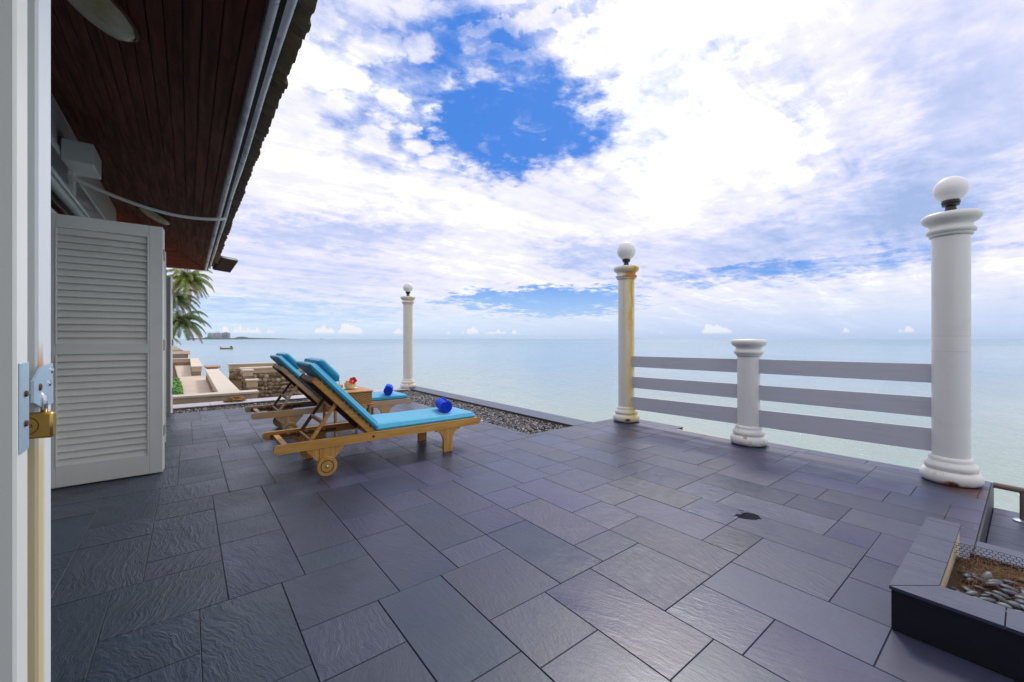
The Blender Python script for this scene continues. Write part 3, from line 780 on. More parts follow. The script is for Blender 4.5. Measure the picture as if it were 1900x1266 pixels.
# ------------------------------------------------------------------ columns
def prof(top, tall=True):
    p = [(.150, 0), (.168, .012), (.175, .045), (.172, .070), (.158, .092), (.146, .098), (.146, .106), (.150, .112), (.152, .128),
         (.146, .146), (.128, .160), (.124, .172), (.126, .186), (.118, .197), (.108, .203)]
    h = top
    p2 = [(.1075, h - .178), (.118, h - .176), (.124, h - .168), (.124, h - .158), (.136, h - .150), (.142, h - .136), (.138, h - .122), (.124, h - .112), (.121, h - .100),
          (.124, h - .084), (.148, h - .068), (.162, h - .052), (.170, h - .032), (.166, h - .012), (.150, h), (.02, h + .004)]
    return p, p2
def column(name, label, loc, m, top, lamp, group=None, rg=.114):
    t = thing(name, label, 'column', loc, 0, group)
    pb, pc = prof(top)
    MB().lathe(pb, 48).build('base', m, t, auto=50)
    MB().lathe([(.1065, .2035), (.1075, .6), (.1075, top - .1785)], 48).build('shaft', m, t, auto=50)
    MB().lathe(pc, 48).build('capital', m, t, auto=50)
    if lamp:
        MB().lathe([(.046, top + .005), (.046, top + .014), (.036, top + .020), (.030, top + .060), (.036, top + .062), (.050, top + .066), (.050, top + .078), (.046, top + .080), (.054, top + .084), (.054, top + .100), (.03, top + .102)], 28).build('lamp_holder', 'black_plastic', t, auto=40)
        g = MB()
        rr_ = rg; zc = top + .100 + rr_ * .94
        g.lathe([(.001, zc - rr_)] + [(rr_ * math.sin(a), zc - rr_ * math.cos(a)) for a in np.linspace(.06, PI - .06, 26)] + [(.001, zc + rr_)], 36)
        g.build('lamp_globe', 'globe', t, smooth=True)
    return t
column('lamp_column', 'white column with globe lamp at the far corner of the pebble bed', (-8.83, 3.95, .002), 'column_d', 2.085, True, 'white columns with globe lamps', .110)
column('lamp_column', 'white lamp column streaked orange with rust at the left end of the railing', (-3.415, 4.69, 0), 'column_b', 2.100, True, 'white columns with globe lamps', .124)
column('post', 'short white column without a lamp in the middle of the railing', (-1.86, 4.69, 0), 'column_c', 1.112, False)
column('lamp_column', 'large clean white lamp column nearest the camera at the right end of the railing', (-.384, 4.69, 0), 'column_a', 2.095, True, 'white columns with globe lamps', .100)
# railing boards
rail = thing('railing', 'three low grey-white painted boards running between the white columns by the sea', 'railing', (-1.9, 4.69, 0))
def board(xa, za, ha, xb, zb, hb):
    n = 8; vs = []; y0, y1 = -.016, .016
    for k in range(2):
        x = (xa, xb)[k] + 1.9; z = (za, zb)[k]; h = (ha, hb)[k] / 2; c = .003
        vs += [(x, y0 + c, z - h), (x, y1 - c, z - h), (x, y1, z - h + c), (x, y1, z + h - c), (x, y1 - c, z + h), (x, y0 + c, z + h), (x, y0, z + h - c), (x, y0, z - h + c)]
    fs = [tuple(range(8)), tuple(range(15, 7, -1))] + [(i, (i + 1) % 8, 8 + (i + 1) % 8, 8 + i) for i in range(8)]
    return MB().add(vs, fs).build('board', 'rail_paint', rail)
for (zl, hl, zr, hr) in ((.815, .144, .842, .152), (.537, .150, .571, .160), (.259, .168, .310, .184)):
    xm = -1.86; f_ = (xm + 3.31) / (3.31 - .49); zm = zl + (zr - zl) * f_; hm = hl + (hr - hl) * f_
    board(-3.314, zl, hl, xm - .104, zm - .002, hm); board(xm + .104, zm + .002, hm, -.487, zr, hr)

# ------------------------------------------------------------------ house
house = thing('beach_house', 'house with deep wooden eaves and white louvred folding doors on the left', 'house', (-4, -.85, 0))
HX = 4.0; HY = .85
def hp(o):  # parts were modelled in world coordinates: put them under the house without moving them
    o.parent = house; o.location = Vector(o.location) - Vector((-4, -.85, 0)); return o
ZE, YE_, YW, XWc, XEc, PT = 2.420, .262, -.855, -8.65, -9.77, .58
XR = 2.3
def sz(y): return ZE + PT * (.278 - y)
nseg = 16
wdt = (YE_ - .004 - YW) / nseg
for k in range(nseg):
    ya, yb = YW + k * wdt, YW + (k + 1) * wdt
    # near end runs past the camera, far end mitred against the return soffit
    xfa = XEc + (.278 - ya); xfb = XEc + (.278 - yb)
    cuts = [XR]; x = XR - random.uniform(.5, 2.2)
    while x > xfa + .5: cuts.append(x); x -= random.uniform(1.6, 3.2)
    for q in range(len(cuts)):
        xa = cuts[q] - .0008
        last = q == len(cuts) - 1
        g = .0022; th = .014; dzv = random.uniform(-.0008, .0008)
        A_ = ya + g; B_ = yb - g
        x1a = (xfa + .004 - (A_ - ya)) if last else cuts[q + 1] + .0008; x1b = (xfa + .004 - (B_ - ya)) if last else x1a
        c = .003
        prof_ = [(A_, sz(A_) + c + dzv), (A_ + c, sz(A_ + c) + dzv), (B_ - c, sz(B_ - c) + dzv), (B_, sz(B_) + c + dzv), (B_, sz(B_) + th), (A_, sz(A_) + th)]
        xe_ = [x1a, x1a - c * last, x1b + c * last, x1b, x1b, x1a]
        cx_, cyv, czv = (xa + x1a) / 2, (ya + yb) / 2, sz((ya + yb) / 2)
        vs = [(xa - cx_, y - cyv, z - czv) for y, z in prof_] + [(xx - cx_, y - cyv, z - czv) for xx, (y, z) in zip(xe_, prof_)]
        fs = [tuple(range(6)), tuple(range(11, 5, -1))] + [(i, (i + 1) % 6, 6 + (i + 1) % 6, 6 + i) for i in range(6)]
        hp(MB().add(vs, fs).build('soffit_plank', 'soffit_wood', loc=(cx_, cyv, czv)))
# return soffit over the gable end
for k in range(nseg):
    xa, xb = XWc - (k) * wdt - .004, XWc - (k + 1) * wdt - .004
    def szx(x): return ZE + PT * (x - XEc)
    g = .0022; a_, b_ = xa - g, xb + g
    yfa = .278 - (a_ - XEc) - .004; yfb = .278 - (b_ - XEc) - .004
    vs = []
    for (x, yf) in ((a_, yfa), (b_, yfb)):
        vs += [(x, -2.6, szx(x)), (x, yf, szx(x)), (x, yf, szx(x) + .014), (x, -2.6, szx(x) + .014)]
    cc = Vector(((a_ + b_) / 2, -1.2, szx((a_ + b_) / 2)))
    vs = [tuple(Vector(v) - cc) for v in vs]
    fs = [(0, 1, 5, 4), (1, 2, 6, 5), (2, 3, 7, 6), (3, 0, 4, 7), (0, 3, 2, 1), (4, 5, 6, 7)]
    hp(MB().add(vs, fs).build('soffit_plank', 'soffit_wood_end', loc=cc))
# backing board, fascia, eave trim and gutter pipe
def wp(mbd, name, m, **k): return hp(mbd.build(name, m, **k))
mbd = MB()
mbd.add([(XR, YW, sz(YW) + .016), (XR, .30, sz(.30) + .016), (XEc - .02, .30, sz(.30) + .016), (XWc - .03, YW, sz(YW) + .016)], [(0, 1, 2, 3)])
wp(mbd, 'roof_lining', 'dark_wood_inside')
wp(MB().box(XEc - .01, XR, .240, .2465, ZE + .005, ZE + .050, .001), 'eave_trim', 'black_plastic')
wp(MB().box(XEc - .002, XR, .2475, .279, ZE + .004, ZE + .14, .006), 'fascia', 'eave_paint', auto=40)
pf = MB(); pf.tube([(x, .2645, ZE + .010 + .001 * math.sin(x * 2.2)) for x in np.linspace(XR, XEc, 24)], .0165, 14)
wp(pf, 'light_catch_tube', 'eave_paint', smooth=True)  # round tube added so the fascia strip catches sky light
wp(MB().box(XEc - .030, XEc - .003, -2.6, .281, ZE, ZE + .14, .004), 'fascia', 'eave_paint', auto=40)
pp = MB(); pp.tube([(x, .328 + .003 * math.sin(x * 3), ZE + .062 + .003 * math.sin(x * 2.2)) for x in np.linspace(XR, XEc - .03, 30)], .0175, 12)
wp(pp, 'eave_pipe', 'eave_paint', smooth=True)
wp(MB().box(XEc - .05, XR, .296, .305, ZE + .07, ZE + .18), 'tile_batten', 'dark_wood_inside')
# roof covering: slab plus a row of thick moulded tiles along the eave
rs = MB()
def rz(y): return ZE + .145 + PT * (.36 - y)
rs.add([(XR, .40, rz(.40)), (XR, -2.6, rz(-2.6)), (XEc + 3.1, -2.6, rz(-2.6)), (XEc - .08, .40, rz(.40)),
        (XR, .40, rz(.40) - .03), (XR, -2.6, rz(-2.6) - .03), (XEc + 3.1, -2.6, rz(-2.6) - .03), (XEc - .08, .40, rz(.40) - .03)],
       [(0, 1, 2, 3), (7, 6, 5, 4), (0, 3, 7, 4), (1, 0, 4, 5), (2, 1, 5, 6), (3, 2, 6, 7)])
rs.add([(XEc - .08, .40, rz(.40)), (XEc + 3.1, -2.6, rz(-2.6)), (XEc - .08, -2.6, rz(.40))], [(0, 1, 2)])
wp(rs, 'roof', 'roof_tile')
def tile_mesh(seed):
    rnd_ = random.Random(seed); vs = []; W = .130; L = .34; nx = 8; ys = [0, .012, .05, L]
    top = []
    for j, yv in enumerate(ys):
        for i in range(nx + 1):
            u = i / nx; hgt = .010 * math.sin(u * 2 * PI) + .006 * rnd_.uniform(-1, 1)
            z = hgt + (-.012 if j == 0 else 0) + .016
            vs.append((-W / 2 + u * W, -yv, z + yv * PT))
    for j, yv in enumerate(ys):
        for i in range(nx + 1):
            u = i / nx; vs.append((-W / 2 + u * W, -yv + (.004 if j == 0 else 0), .010 * math.sin(u * 2 * PI) - .026 + yv * PT + (.006 if j == 0 else 0)))
    n1 = nx + 1; fs = []; o2 = len(ys) * n1
    for j in range(len(ys) - 1):
        for i in range(nx):
            a = j * n1 + i; fs.append((a, a + 1, a + n1 + 1, a + n1)); fs.append((o2 + a, o2 + a + n1, o2 + a + n1 + 1, o2 + a + 1))
    for i in range(nx): fs.append((i, o2 + i, o2 + i + 1, i + 1))
    for j in range(len(ys) - 1):
        a = j * n1; fs.append((a, a + n1, o2 + a + n1, o2 + a)); a += nx; fs.append((a, o2 + a, o2 + a + n1, a + n1))
    return vs, fs
tms = []
for s_ in range(5):
    o_ = MB().add(*tile_mesh(s_)).build('roof_tile', 'roof_tile', auto=45); tms.append(o_.data); bpy.data.objects.remove(o_)
x = XR; k = 0
while x > XEc - .05:
    for lay in range(2):
        o_ = obj('roof_tile', tms[(k + lay * 2) % 5], None, (x - .06 * lay, .415 - .018 * lay + random.uniform(-.007, .007), ZE + .100 + .040 * lay + random.uniform(-.004, .004)),
                 (0, random.gauss(0, .03), random.gauss(0, .012)))
        hp(o_)
    x -= .131; k += 1
# walls
def hb(name, m, x0, x1, y0, y1, z0, z1, c=.003): return hp(bx(name, m, None, x0, x1, y0, y1, z0, z1, c))
hb('wall_beam', 'white_paint', XWc + .01, XR, -.98, -.857, 2.70, sz(-.855) + .01, .004)
hb('wall_beam_moulding', 'white_paint', XWc + .30, XR, -.856, -.835, 2.655, 2.715, .004)
hb('door_header', 'white_paint', XWc + .3, XR, -.96, -.872, 2.085, 2.19, .003)
for xa, xb in ((XWc + .01, -8.10), (-4.30, -3.95), (-1.10, -1.02), (1.6, 2.2)):
    hb('wall_pier', 'white_paint', xa, xb, -.99, -.865, 0.0, 2.085, .003)
hb('gable_wall', 'white_paint', XWc + .011, XWc + .12, -2.6, -.991, -.3, 3.0, .003)
for xa, xb in ((-8.09, -4.31), (-3.94, -1.11), (-1.01, 1.59)):
    hb('glass_door', 'dark_glass', xa, xb, -.975, -.960, .02, 2.08, 0)
    hb('transom_glass', 'dark_glass', xa, xb, -1.02, -1.008, 2.192, 2.698, 0)
hb('threshold', 'white_paint', XWc + .3, XR, -.985, -.868, .0, .022, .002)
hb('beam_end', 'white_paint', -5.44, -5.02, -.832, -.640, 2.62, 2.80, .004)
hb('beam_bracket', 'white_paint', -5.40, -5.30, -.836, -.800, 2.42, 2.62, .003)
# roller blind box and rod above the door opening
aw = thing('awning_roller', 'white tubular awning roller under the house wall beam', 'awning', (-5.4, -.90, 2.42))
MB().tube([(-1.6, 0.02, .02), (1.6, 0.02, .02)], .055, 20).build('roller', 'awning_white', aw, auto=40)
MB().tube([(-1.62, .085, -.03), (1.55, .085, -.01)], .012, 8).build('arm', 'awning_white', aw, smooth=True)
# conduit from the wall to the gutter
cnd = MB(); cpts = []
for t_ in np.linspace(0, 1, 22):
    a = Vector((-5.16, -.82, 2.535)); b_ = Vector((-5.34, .318, 2.400))
    p_ = a.lerp(b_, t_); p_.z -= .105 * math.sin(PI * t_) ** 0.9; p_.x += .02 * math.sin(2 * PI * t_); cpts.append(p_)
cnd.tube(cpts, .016, 12)
tag(cnd.build('conduit', 'conduit', smooth=True), 'off-white flexible conduit sagging across under the eave from wall to gutter', 'pipe')

# ceiling lamps on the sloping soffit
def ceiling_lamp(label, x, y, r):
    t = thing('ceiling_lamp', label, 'ceiling lamp', (x, y, sz(y)), 0, 'oyster lamps on the wooden soffit')
    t.rotation_euler = (-math.atan(PT), 0, 0)
    MB().lathe([(r * 1.04, .0), (r * 1.05, -.012), (r * 1.0, -.020), (r * .9, -.016)], 48).build('rim', 'rust_brown', t, auto=40)
    pr = [(r * .985, -.014), (r * .97, -.03), (r * .88, -.048), (r * .6, -.066), (r * .3, -.072), (.001, -.074)]
    vs = []; n = 64; g = MB(); g.lathe(pr, n)
    g.v = [(vx * (1 + (.012 * math.sin(16 * math.atan2(vy, vx)) if abs(vz) < .055 else 0)), vy * (1 + (.012 * math.sin(16 * math.atan2(vy, vx)) if abs(vz) < .055 else 0)), vz) for vx, vy, vz in g.v]
    g.build('diffuser', 'lamp_glass', t, smooth=True)
    return t
ceiling_lamp('nearer cream ceiling lamp on the wooden soffit, partly cut off at the top edge', -2.86, -.35, .175)
ceiling_lamp('farther cream ceiling lamp on the wooden soffit, just behind the sagging conduit', -7.20, -.33, .175)

# floodlight on the eave corner
fl = thing('floodlight', 'small black floodlight on a short arm at the far corner of the eave', 'floodlight', (-9.30, .36, 2.56))
MB().tube([(.0, -.08, .04), (-.02, .04, .0), (-.02, .12, -.03)], .014, 8).build('arm', 'conduit', fl, smooth=True)
Mf = Matrix.Translation((-.02, .19, -.05)) @ Matrix.Rotation(R(-52), 4, 'Z') @ Matrix.Rotation(R(48), 4, 'X')
MB().box(-.17, .17, -.15, .15, -.028, .028, .008, Mf).build('housing', 'black_plastic', fl, auto=40)
MB().box(-.15, .15, -.13, .13, -.036, -.0285, .002, Mf).build('lens', 'dark_glass', fl)
for s_ in range(7):
    MB().box(-.13, .13, -.115 + s_ * .036, -.109 + s_ * .036, .0285, .055, 0, Mf).build('fin', 'black_plastic', fl)

# louvred folding doors -------------------------------------------------
def slat_mesh(wd):
    # long side along y, tilted
    a = R(60); h = .062 / 2; th = .004
    vs = []
    for y in (-wd / 2, wd / 2):
        for (u, v) in ((-h, -th), (h, -th), (h + .002, 0), (h, th), (-h, th), (-h - .002, 0)):
            vs.append((u * math.cos(a) - v * math.sin(a), y, -(u * math.sin(a) + v * math.cos(a))))
    fs = [tuple(range(6)), tuple(range(11, 5, -1))] + [(i, (i + 1) % 6, 6 + (i + 1) % 6, 6 + i) for i in range(6)]
    return vs, fs
def louvre_door(loc, rz_, W=.70, H=2.05, th=.040, label=None, edge='door_paint', hinges=True):
    """leaf in its own frame: hinge at y=-W, free edge at y=0, thickness along x"""
    t = bpy.data.objects.new('louvred_door', None); C.objects.link(t); t.parent = house
    t.location = Vector(loc) - Vector((-4, -.85, 0)); t.rotation_euler = (0, 0, rz_)
    if label: t['label'] = label
    x0, x1 = -th / 2, th / 2
    z0, z1, zm0, zm1 = .165, H - .095, 1.000, 1.078
    def part(name, m, *a, c=.003): return bx(name, m, t, *a, c=c)
    part('stile', edge, x0, x1, -.088, 0, .008, H); part('stile', 'door_paint', x0, x1, -W, -W + .088, .008, H)
    part('door_rail', 'door_paint', x0 + .001, x1 - .001, -W + .0885, -.0885, .008, z0)
    part('door_rail', 'door_paint', x0 + .001, x1 - .001, -W + .0885, -.0885, zm0, zm1)
    part('door_rail', 'door_paint', x0 + .001, x1 - .001, -W + .0885, -.0885, z1, H)
    for (a, b_) in ((z0, zm0), (zm1, z1)):
        for s_ in (-1, 1):
            yv = -.0885 if s_ > 0 else -W + .0885
            bx('moulding', 'door_paint', t, x1 - .001, x1 + .006, min(yv, yv - s_ * .010), max(yv, yv - s_ * .010), a, b_, .002)
        n = int((b_ - a) / .0495); st = (b_ - a) / n
        wd = W - .177 - .002
        first = None
        for k in range(n):
            z = a + st * (k + .5)
            if first is None:
                first = MB().add(*slat_mesh(wd)).build('slat', 'door_paint', t, auto=30, loc=(0, -W / 2, z))
            else: cpy(first, t, (0, -W / 2, z))
    for z in (.30, 1.02, 1.78) if hinges else ():
        part('hinge', 'hinge', x0 - .004, x0 + .012, -.004, .006, z, z + .09, c=.001)
    return t
louvre_door((-4.510, -.163, 0), 0, label='nearer fully visible louvred leaf')
louvre_door((-4.590, -.158, 0), 0)
louvre_door((-5.760, -.185, 0), 0)
louvre_door((-7.96, -.19, 0), R(-42))
louvre_door((-.794, -.165, 0), 0, th=.048, H=2.3, hinges=False)
louvre_door((-.950, -.1745, 0), R(-11), th=.040, edge='jamb_paint', H=2.3, hinges=False)
# strike plate on the near leaf and hasp plate on its neighbour
sp = hp(bx('strike_plate', 'galvanised', None, -.812, -.778, -.1652, -.1628, .975, 1.088, .0008))
for z in (1.010, 1.048):
    m_ = Matrix.Translation((-.795, -.1615, z)) @ Matrix.Rotation(R(-90), 4, 'X')
    hp(MB().lathe([(.0042, -.001), (.0036, .0012), (.001, .0014)], 12, m_).build('screw', 'rust_brown', auto=40))
hs_ = MB(); yv0, yv1 = -.1690, -.1660
hs_.prism([(-.889, 1.077), (-.950, 1.080), (-.953, 1.018), (-.898, 1.016), (-.850, 1.030), (-.850, 1.060)], 'y', yv0, yv1)
hp(hs_.build('hasp_plate', 'galvanised'))
for (x_, z_, r_, mm) in ((-.944, 1.069, .0050, 'steel'), (-.930, 1.050, .0046, 'steel'), (-.878, 1.049, .0058, 'rust_brown')):
    m_ = Matrix.Translation((x_, -.1658, z_)) @ Matrix.Rotation(R(-90), 4, 'X')
    hp(MB().lathe([(r_, -.001), (r_ * .8, .0016), (r_ * .3, .0018)], 14, m_).build('screw', mm, auto=40))

# padlock ---------------------------------------------------------------
pad = thing('padlock', 'worn brass padlock with steel shackle hanging from the white door hasp', 'padlock', (-.893, -.1775, .9935), R(80))
MB().box(-.0245, .0245, -.0075, .0075, -.019, .018, .0028).build('body', 'brass', pad, auto=40)
sh_ = [(-.0135, 0, .016), (-.0135, 0, .032)] + [(-.0135 * math.cos(a), 0, .034 + .0135 * math.sin(a)) for a in np.linspace(0, PI, 12)] + [(.0135, 0, .032), (.0135, 0, .016)]
MB().tube(sh_, .0036, 10).build('shackle', 'chrome', pad, smooth=True)
ring = [(.0125 * math.cos(a) - .002, -.0078, .0125 * math.sin(a)) for a in np.linspace(0, 2 * PI, 30)]
MB().tube(ring, .0006, 5).build('stamped_ring', 'brass_dark', pad, smooth=True)
for k in range(3):
    rg_ = [(-.0065 + k * .0045 + .0015 * math.cos(a), -.0078, .0020 * math.sin(a)) for a in np.linspace(0, 2 * PI, 10)]
    MB().tube(rg_, .0005, 4).build('stamped_mark', 'brass_dark', pad, smooth=True)

# ------------------------------------------------------------------ loungers
def cushion(L, W, T_, name, m, parent, bulge=.012, nx=10, ny=26, seed=0):
    """soft pad, origin at its lower-left end; length +y, width +x centred, underside at z=0"""
    vs = []; fs = []
    def h(u, v):
        e = min(1, (1 - abs(2 * u - 1)) / .10) ; f_ = min(1, (1 - abs(2 * v - 1)) / (.10 * W / L * 1.5))
        k = (1 - (1 - e) ** 2.4) * (1 - (1 - f_) ** 2.4)
        return k
    for side in (1, 0):
        for j in range(ny + 1):
            # crowd samples near the rims
            v = .5 - .5 * math.cos(PI * j / ny)
            for i in range(nx + 1):
                u = .5 - .5 * math.cos(PI * i / nx)
                k = h(u, v)
                wob = .0035 * noise.noise(Vector((u * 3 + seed, v * 7, side)))
                shr = .008 * (1 - k)
                x = (u - .5) * (W - 2 * shr); y = v * L
                z = T_ * .45 + (T_ * .55 + bulge * k) * k + wob * k if side else T_ * .45 * (1 - k ** .5)
                vs.append((x, y, z))
    n1 = nx + 1; o2 = n1 * (ny + 1)
    for j in range(ny):
        for i in range(nx):
            a = j * n1 + i; fs.append((a, a + 1, a + n1 + 1, a + n1)); fs.append((o2 + a, o2 + a + n1, o2 + a + n1 + 1, o2 + a + 1))
    for i in range(nx):
        fs.append((i, o2 + i, o2 + i + 1, i + 1)); a = ny * n1 + i; fs.append((a, a + 1, o2 + a + 1, o2 + a))
    for j in range(ny):
        a = j * n1; fs.append((a, a + n1, o2 + a + n1, o2 + a)); a += nx; fs.append((a, o2 + a, o2 + a + n1, a + n1))
    o = MB().add(vs, fs).build(name, m, parent, smooth=True)
    e_ = .0085; lo = []
    for (cx_, cy__, a0) in ((W / 2 - .02, L - .02, 0), (-W / 2 + .02, L - .02, 90), (-W / 2 + .02, .02, 180), (W / 2 - .02, .02, 270)):
        for q in range(5): a = R(a0 + 22.5 * q); lo.append((cx_ + (.0205 - e_) * math.cos(a), cy__ + (.0200 - e_ * .2) * math.sin(a), T_ * .45 + .001))
    lo.append(lo[0])
    MB().tube(lo, .0028, 6).build('piping', m, o, smooth=True)
    return o

def lounger(loc, rz_, label, tk, tkz, tkx, seed):
    """own frame: foot end +y, near side rail outer face at x=0, far side at x=-.60"""
    t = thing('sun_lounger', label, 'sun lounger', loc, rz_, 'wooden sun loungers with turquoise cushions')
    Wd = .60; y0, y1 = 0, 1.885; zt, zb = .298, .228
    def rail_(xa, xb):
        rr_ = .030; pts = []
        for cy__, cz_, a0, a1 in ((y0 + rr_, zb + rr_, 180, 270), (y1 - rr_, zb + rr_, 270, 360), (y1 - rr_, zt - rr_, 0, 90), (y0 + rr_, zt - rr_, 90, 180)):
            for q in range(5): a = R(a0 + (a1 - a0) * q / 4); pts.append((cy__ + rr_ * math.cos(a), cz_ + rr_ * math.sin(a)))
        xc = (xa + xb) / 2
        return MB().prism(pts, 'x', xa - xc, xb - xc).build('side_rail', tk, t, loc=(xc, 0, 0), auto=40)
    rail_(-.028, 0); rail_(-Wd, -Wd + .028)
    mbolt = Matrix.Translation((.0005, .765, .262)) @ Matrix.Rotation(R(90), 4, 'Y')
    MB().lathe([(.011, -.002), (.011, .0015), (.005, .002)], 14, mbolt).build('bolt', 'brass_dark', t, auto=40)
    # notched inner bars that catch the prop
    for xa, xb in ((-.050, -.0285), (-Wd + .0285, -Wd + .050)):
        pts = [(.06, .243), (.60, .243), (.60, .276)]
        for q in range(5):
            yb_ = .52 - q * .075
            pts += [(yb_, .276), (yb_ - .012, .260), (yb_ - .028, .258), (yb_ - .045, .276)]
        pts += [(.06, .276)]
        MB().prism(pts, 'x', xa, xb).build('notched_bar', 'teak_shaded', t)
    bx('cross_bar', tkx, t, -Wd + .028, -.028, .075, .120, .245, .272)
    bx('cross_bar', tkx, t, -Wd + .028, -.028, 1.79, 1.83, .240, .270)
    bx('cross_bar', tkx, t, -Wd + .028, -.028, .80, .84, .232, .262)
    # feet with curved brackets
    for sx in (0, 1):
        xa, xb = (-.034, -.004) if sx == 0 else (-Wd + .004, -Wd + .034)
        bx('leg', tkz, t, xa, xb, 1.462, 1.560, .0, .2275, .003)
        for sgn, ye in ((-1, 1.4615), (1, 1.5605)):
            pts = [(ye, .2275), (ye, .105)]
            for q in range(9):
                a = R(90 * q / 8); pts.append((ye + sgn * (.085 - .085 * math.cos(a)), .105 + .1075 * math.sin(a)))
            pts.append((ye + sgn * .088, .2275))
            MB().prism(pts, 'x', xa + .003, xb - .003).build('bracket', tkz, t)
        # wheel bracket
        bx('wheel_post', tkz, t, xa, xb, .326, .424, .085, .2275, .003)
        for sgn, ye in ((-1, .3255), (1, .4245)):
            pts = [(ye, .2275), (ye, .120), (ye + sgn * .02, .130), (ye + sgn * .090, .212), (ye + sgn * .095, .2275)]
            MB().prism(pts, 'x', xa + .003, xb - .003).build('bracket', tkz, t)
        xw = .013 if sx == 0 else -Wd - .013
        Mw = Matrix.Translation((xw, .378, .0795)) @ Matrix.Rotation(R(90), 4, 'Y')
        if sx == 1: Mw = Mw @ Matrix.Rotation(PI, 4, 'X')
        wh = MB().lathe([(.001, -.013), (.076, -.013), (.079, -.010), (.079, .010), (.076, .013), (.0525, .013), (.0515, .0105), (.0445, .0105), (.0435, .013), (.001, .013)], 40, Mw).build('wheel', tkz, t, auto=40)
        MB().lathe([(.0513, .0108), (.0513, .0125), (.0447, .0125), (.0447, .0108)], 40, Mw).build('groove_shade_ring', 'teak_shaded', wh)  # dark ring fills the groove, painting in its shade
        MB().lathe([(.010, .012), (.010, .016), (.006, .019), (.001, .0195)], 14, Mw).build('hub', 'steel', wh, auto=40)
    MB().tube([(-Wd - .02, .378, .0795), (.02, .378, .0795)], .007, 8).build('axle', 'steel', t, smooth=True)
    # seat slats (seen from below and at the ends)
    ys = .835
    while ys < 1.84: bx('seat_slat', tkx, t, -Wd + .03, -.03, ys, ys + .048, .276, .293, .002); ys += .066
    # back section hinged at y=.79
    th = R(46.5); hy, hz = .785, .290
    bk = bpy.data.objects.new('backrest', None); C.objects.link(bk); bk.parent = t; bk.location = (0, hy, hz); bk.rotation_euler = (0, 0, 0)
    # direction up the back: (-cos th, sin th) in (y,z); frame rotated so local +y runs up the back
    Mb = Matrix.Rotation(PI - th, 4, 'X')
    def bpart(mbx, name, m, **k):
        mbx.v = [tuple(Mb @ Vector(v)) for v in mbx.v]
        # local z points to the underside after the turn, so negative z is the sitting face
        return mbx.build(name, m, bk, **k)
    LB = .700
    for xa, xb in ((-.086, -.058), (-Wd + .058, -Wd + .086)):
        bpart(MB().box(xa, xb, -.02, LB, -.012, .038, .004), 'back_rail', tk if xa > -.3 else 'teak_shaded')  # far rail takes the darkened copy, its shade is in the colour
    yb_ = .015; k = 0
    while yb_ < LB - .04:
        bpart(MB().box(-Wd + .06, -.06, yb_, yb_ + .034, -.026, -.0125, .0015), 'back_slat', tkx); yb_ += .050
    bpart(MB().box(-Wd + .0865, -.0865, LB - .05, LB - .005, -.010, .030, .002), 'back_cross_bar', tkx)
    # prop: two struts and two cross bars
    pt = (.985 - .511, .560); pb_ = (.780 - .511, .262)
    for xc, m_ in ((-.100, tk), (-Wd + .100, 'teak_shaded')):  # far strut painted darker to stand for shade
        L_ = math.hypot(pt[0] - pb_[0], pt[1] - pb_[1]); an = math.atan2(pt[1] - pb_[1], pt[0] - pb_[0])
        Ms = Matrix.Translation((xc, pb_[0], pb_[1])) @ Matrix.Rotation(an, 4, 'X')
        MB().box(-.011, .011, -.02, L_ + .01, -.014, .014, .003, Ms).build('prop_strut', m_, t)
    for fr in (.05, .52):
        yv, zv = pb_[0] + (pt[0] - pb_[0]) * fr, pb_[1] + (pt[1] - pb_[1]) * fr
        bx('prop_cross_bar', tkx, t, -Wd + .111, -.111, yv - .010, yv + .010, zv - .016, zv + .016, .003)
    # cushions
    sc_ = cushion(1.06, .56, .050, 'seat_cushion', 'turquoise_fabric', t, seed=seed); sc_.location = (-Wd / 2, .795, .293)
    bc = cushion(.80, .56, .052, 'back_cushion', 'turquoise_fabric', t, seed=seed + 3)
    nrm = Vector((0, math.sin(th), math.cos(th)))
    bc.rotation_euler = (PI - th, 0, PI)
    # orient: local +y up the back, local +z off the sitting face
    up = Vector((0, -math.cos(th), math.sin(th))); X_ = up.cross(nrm)
    Mo = Matrix((X_, up, nrm)).transposed().to_4x4(); bc.rotation_euler = Mo.to_euler()
    bc.location = Vector((-Wd / 2, hy, hz)) + nrm * .026 + up * .01
    pl = cushion(.24, .50, .065, 'headrest_pillow', 'turquoise_fabric', t, seed=seed + 8, ny=14)
    pl.rotation_euler = Mo.to_euler(); pl.location = Vector((-Wd / 2, hy, hz)) + nrm * .083 + up * .545
    return t
lounger((-3.57, .511, 0), 0, 'warm golden wooden sun lounger with turquoise cushion, the nearer of the two', 'teak', 'teak_z', 'teak_x', 1)
lounger((-5.29, .545, 0), R(.5), 'greyer weathered wooden sun lounger with turquoise cushion, behind the wicker table', 'teak_grey', 'teak_grey_z', 'teak_grey_x', 5)

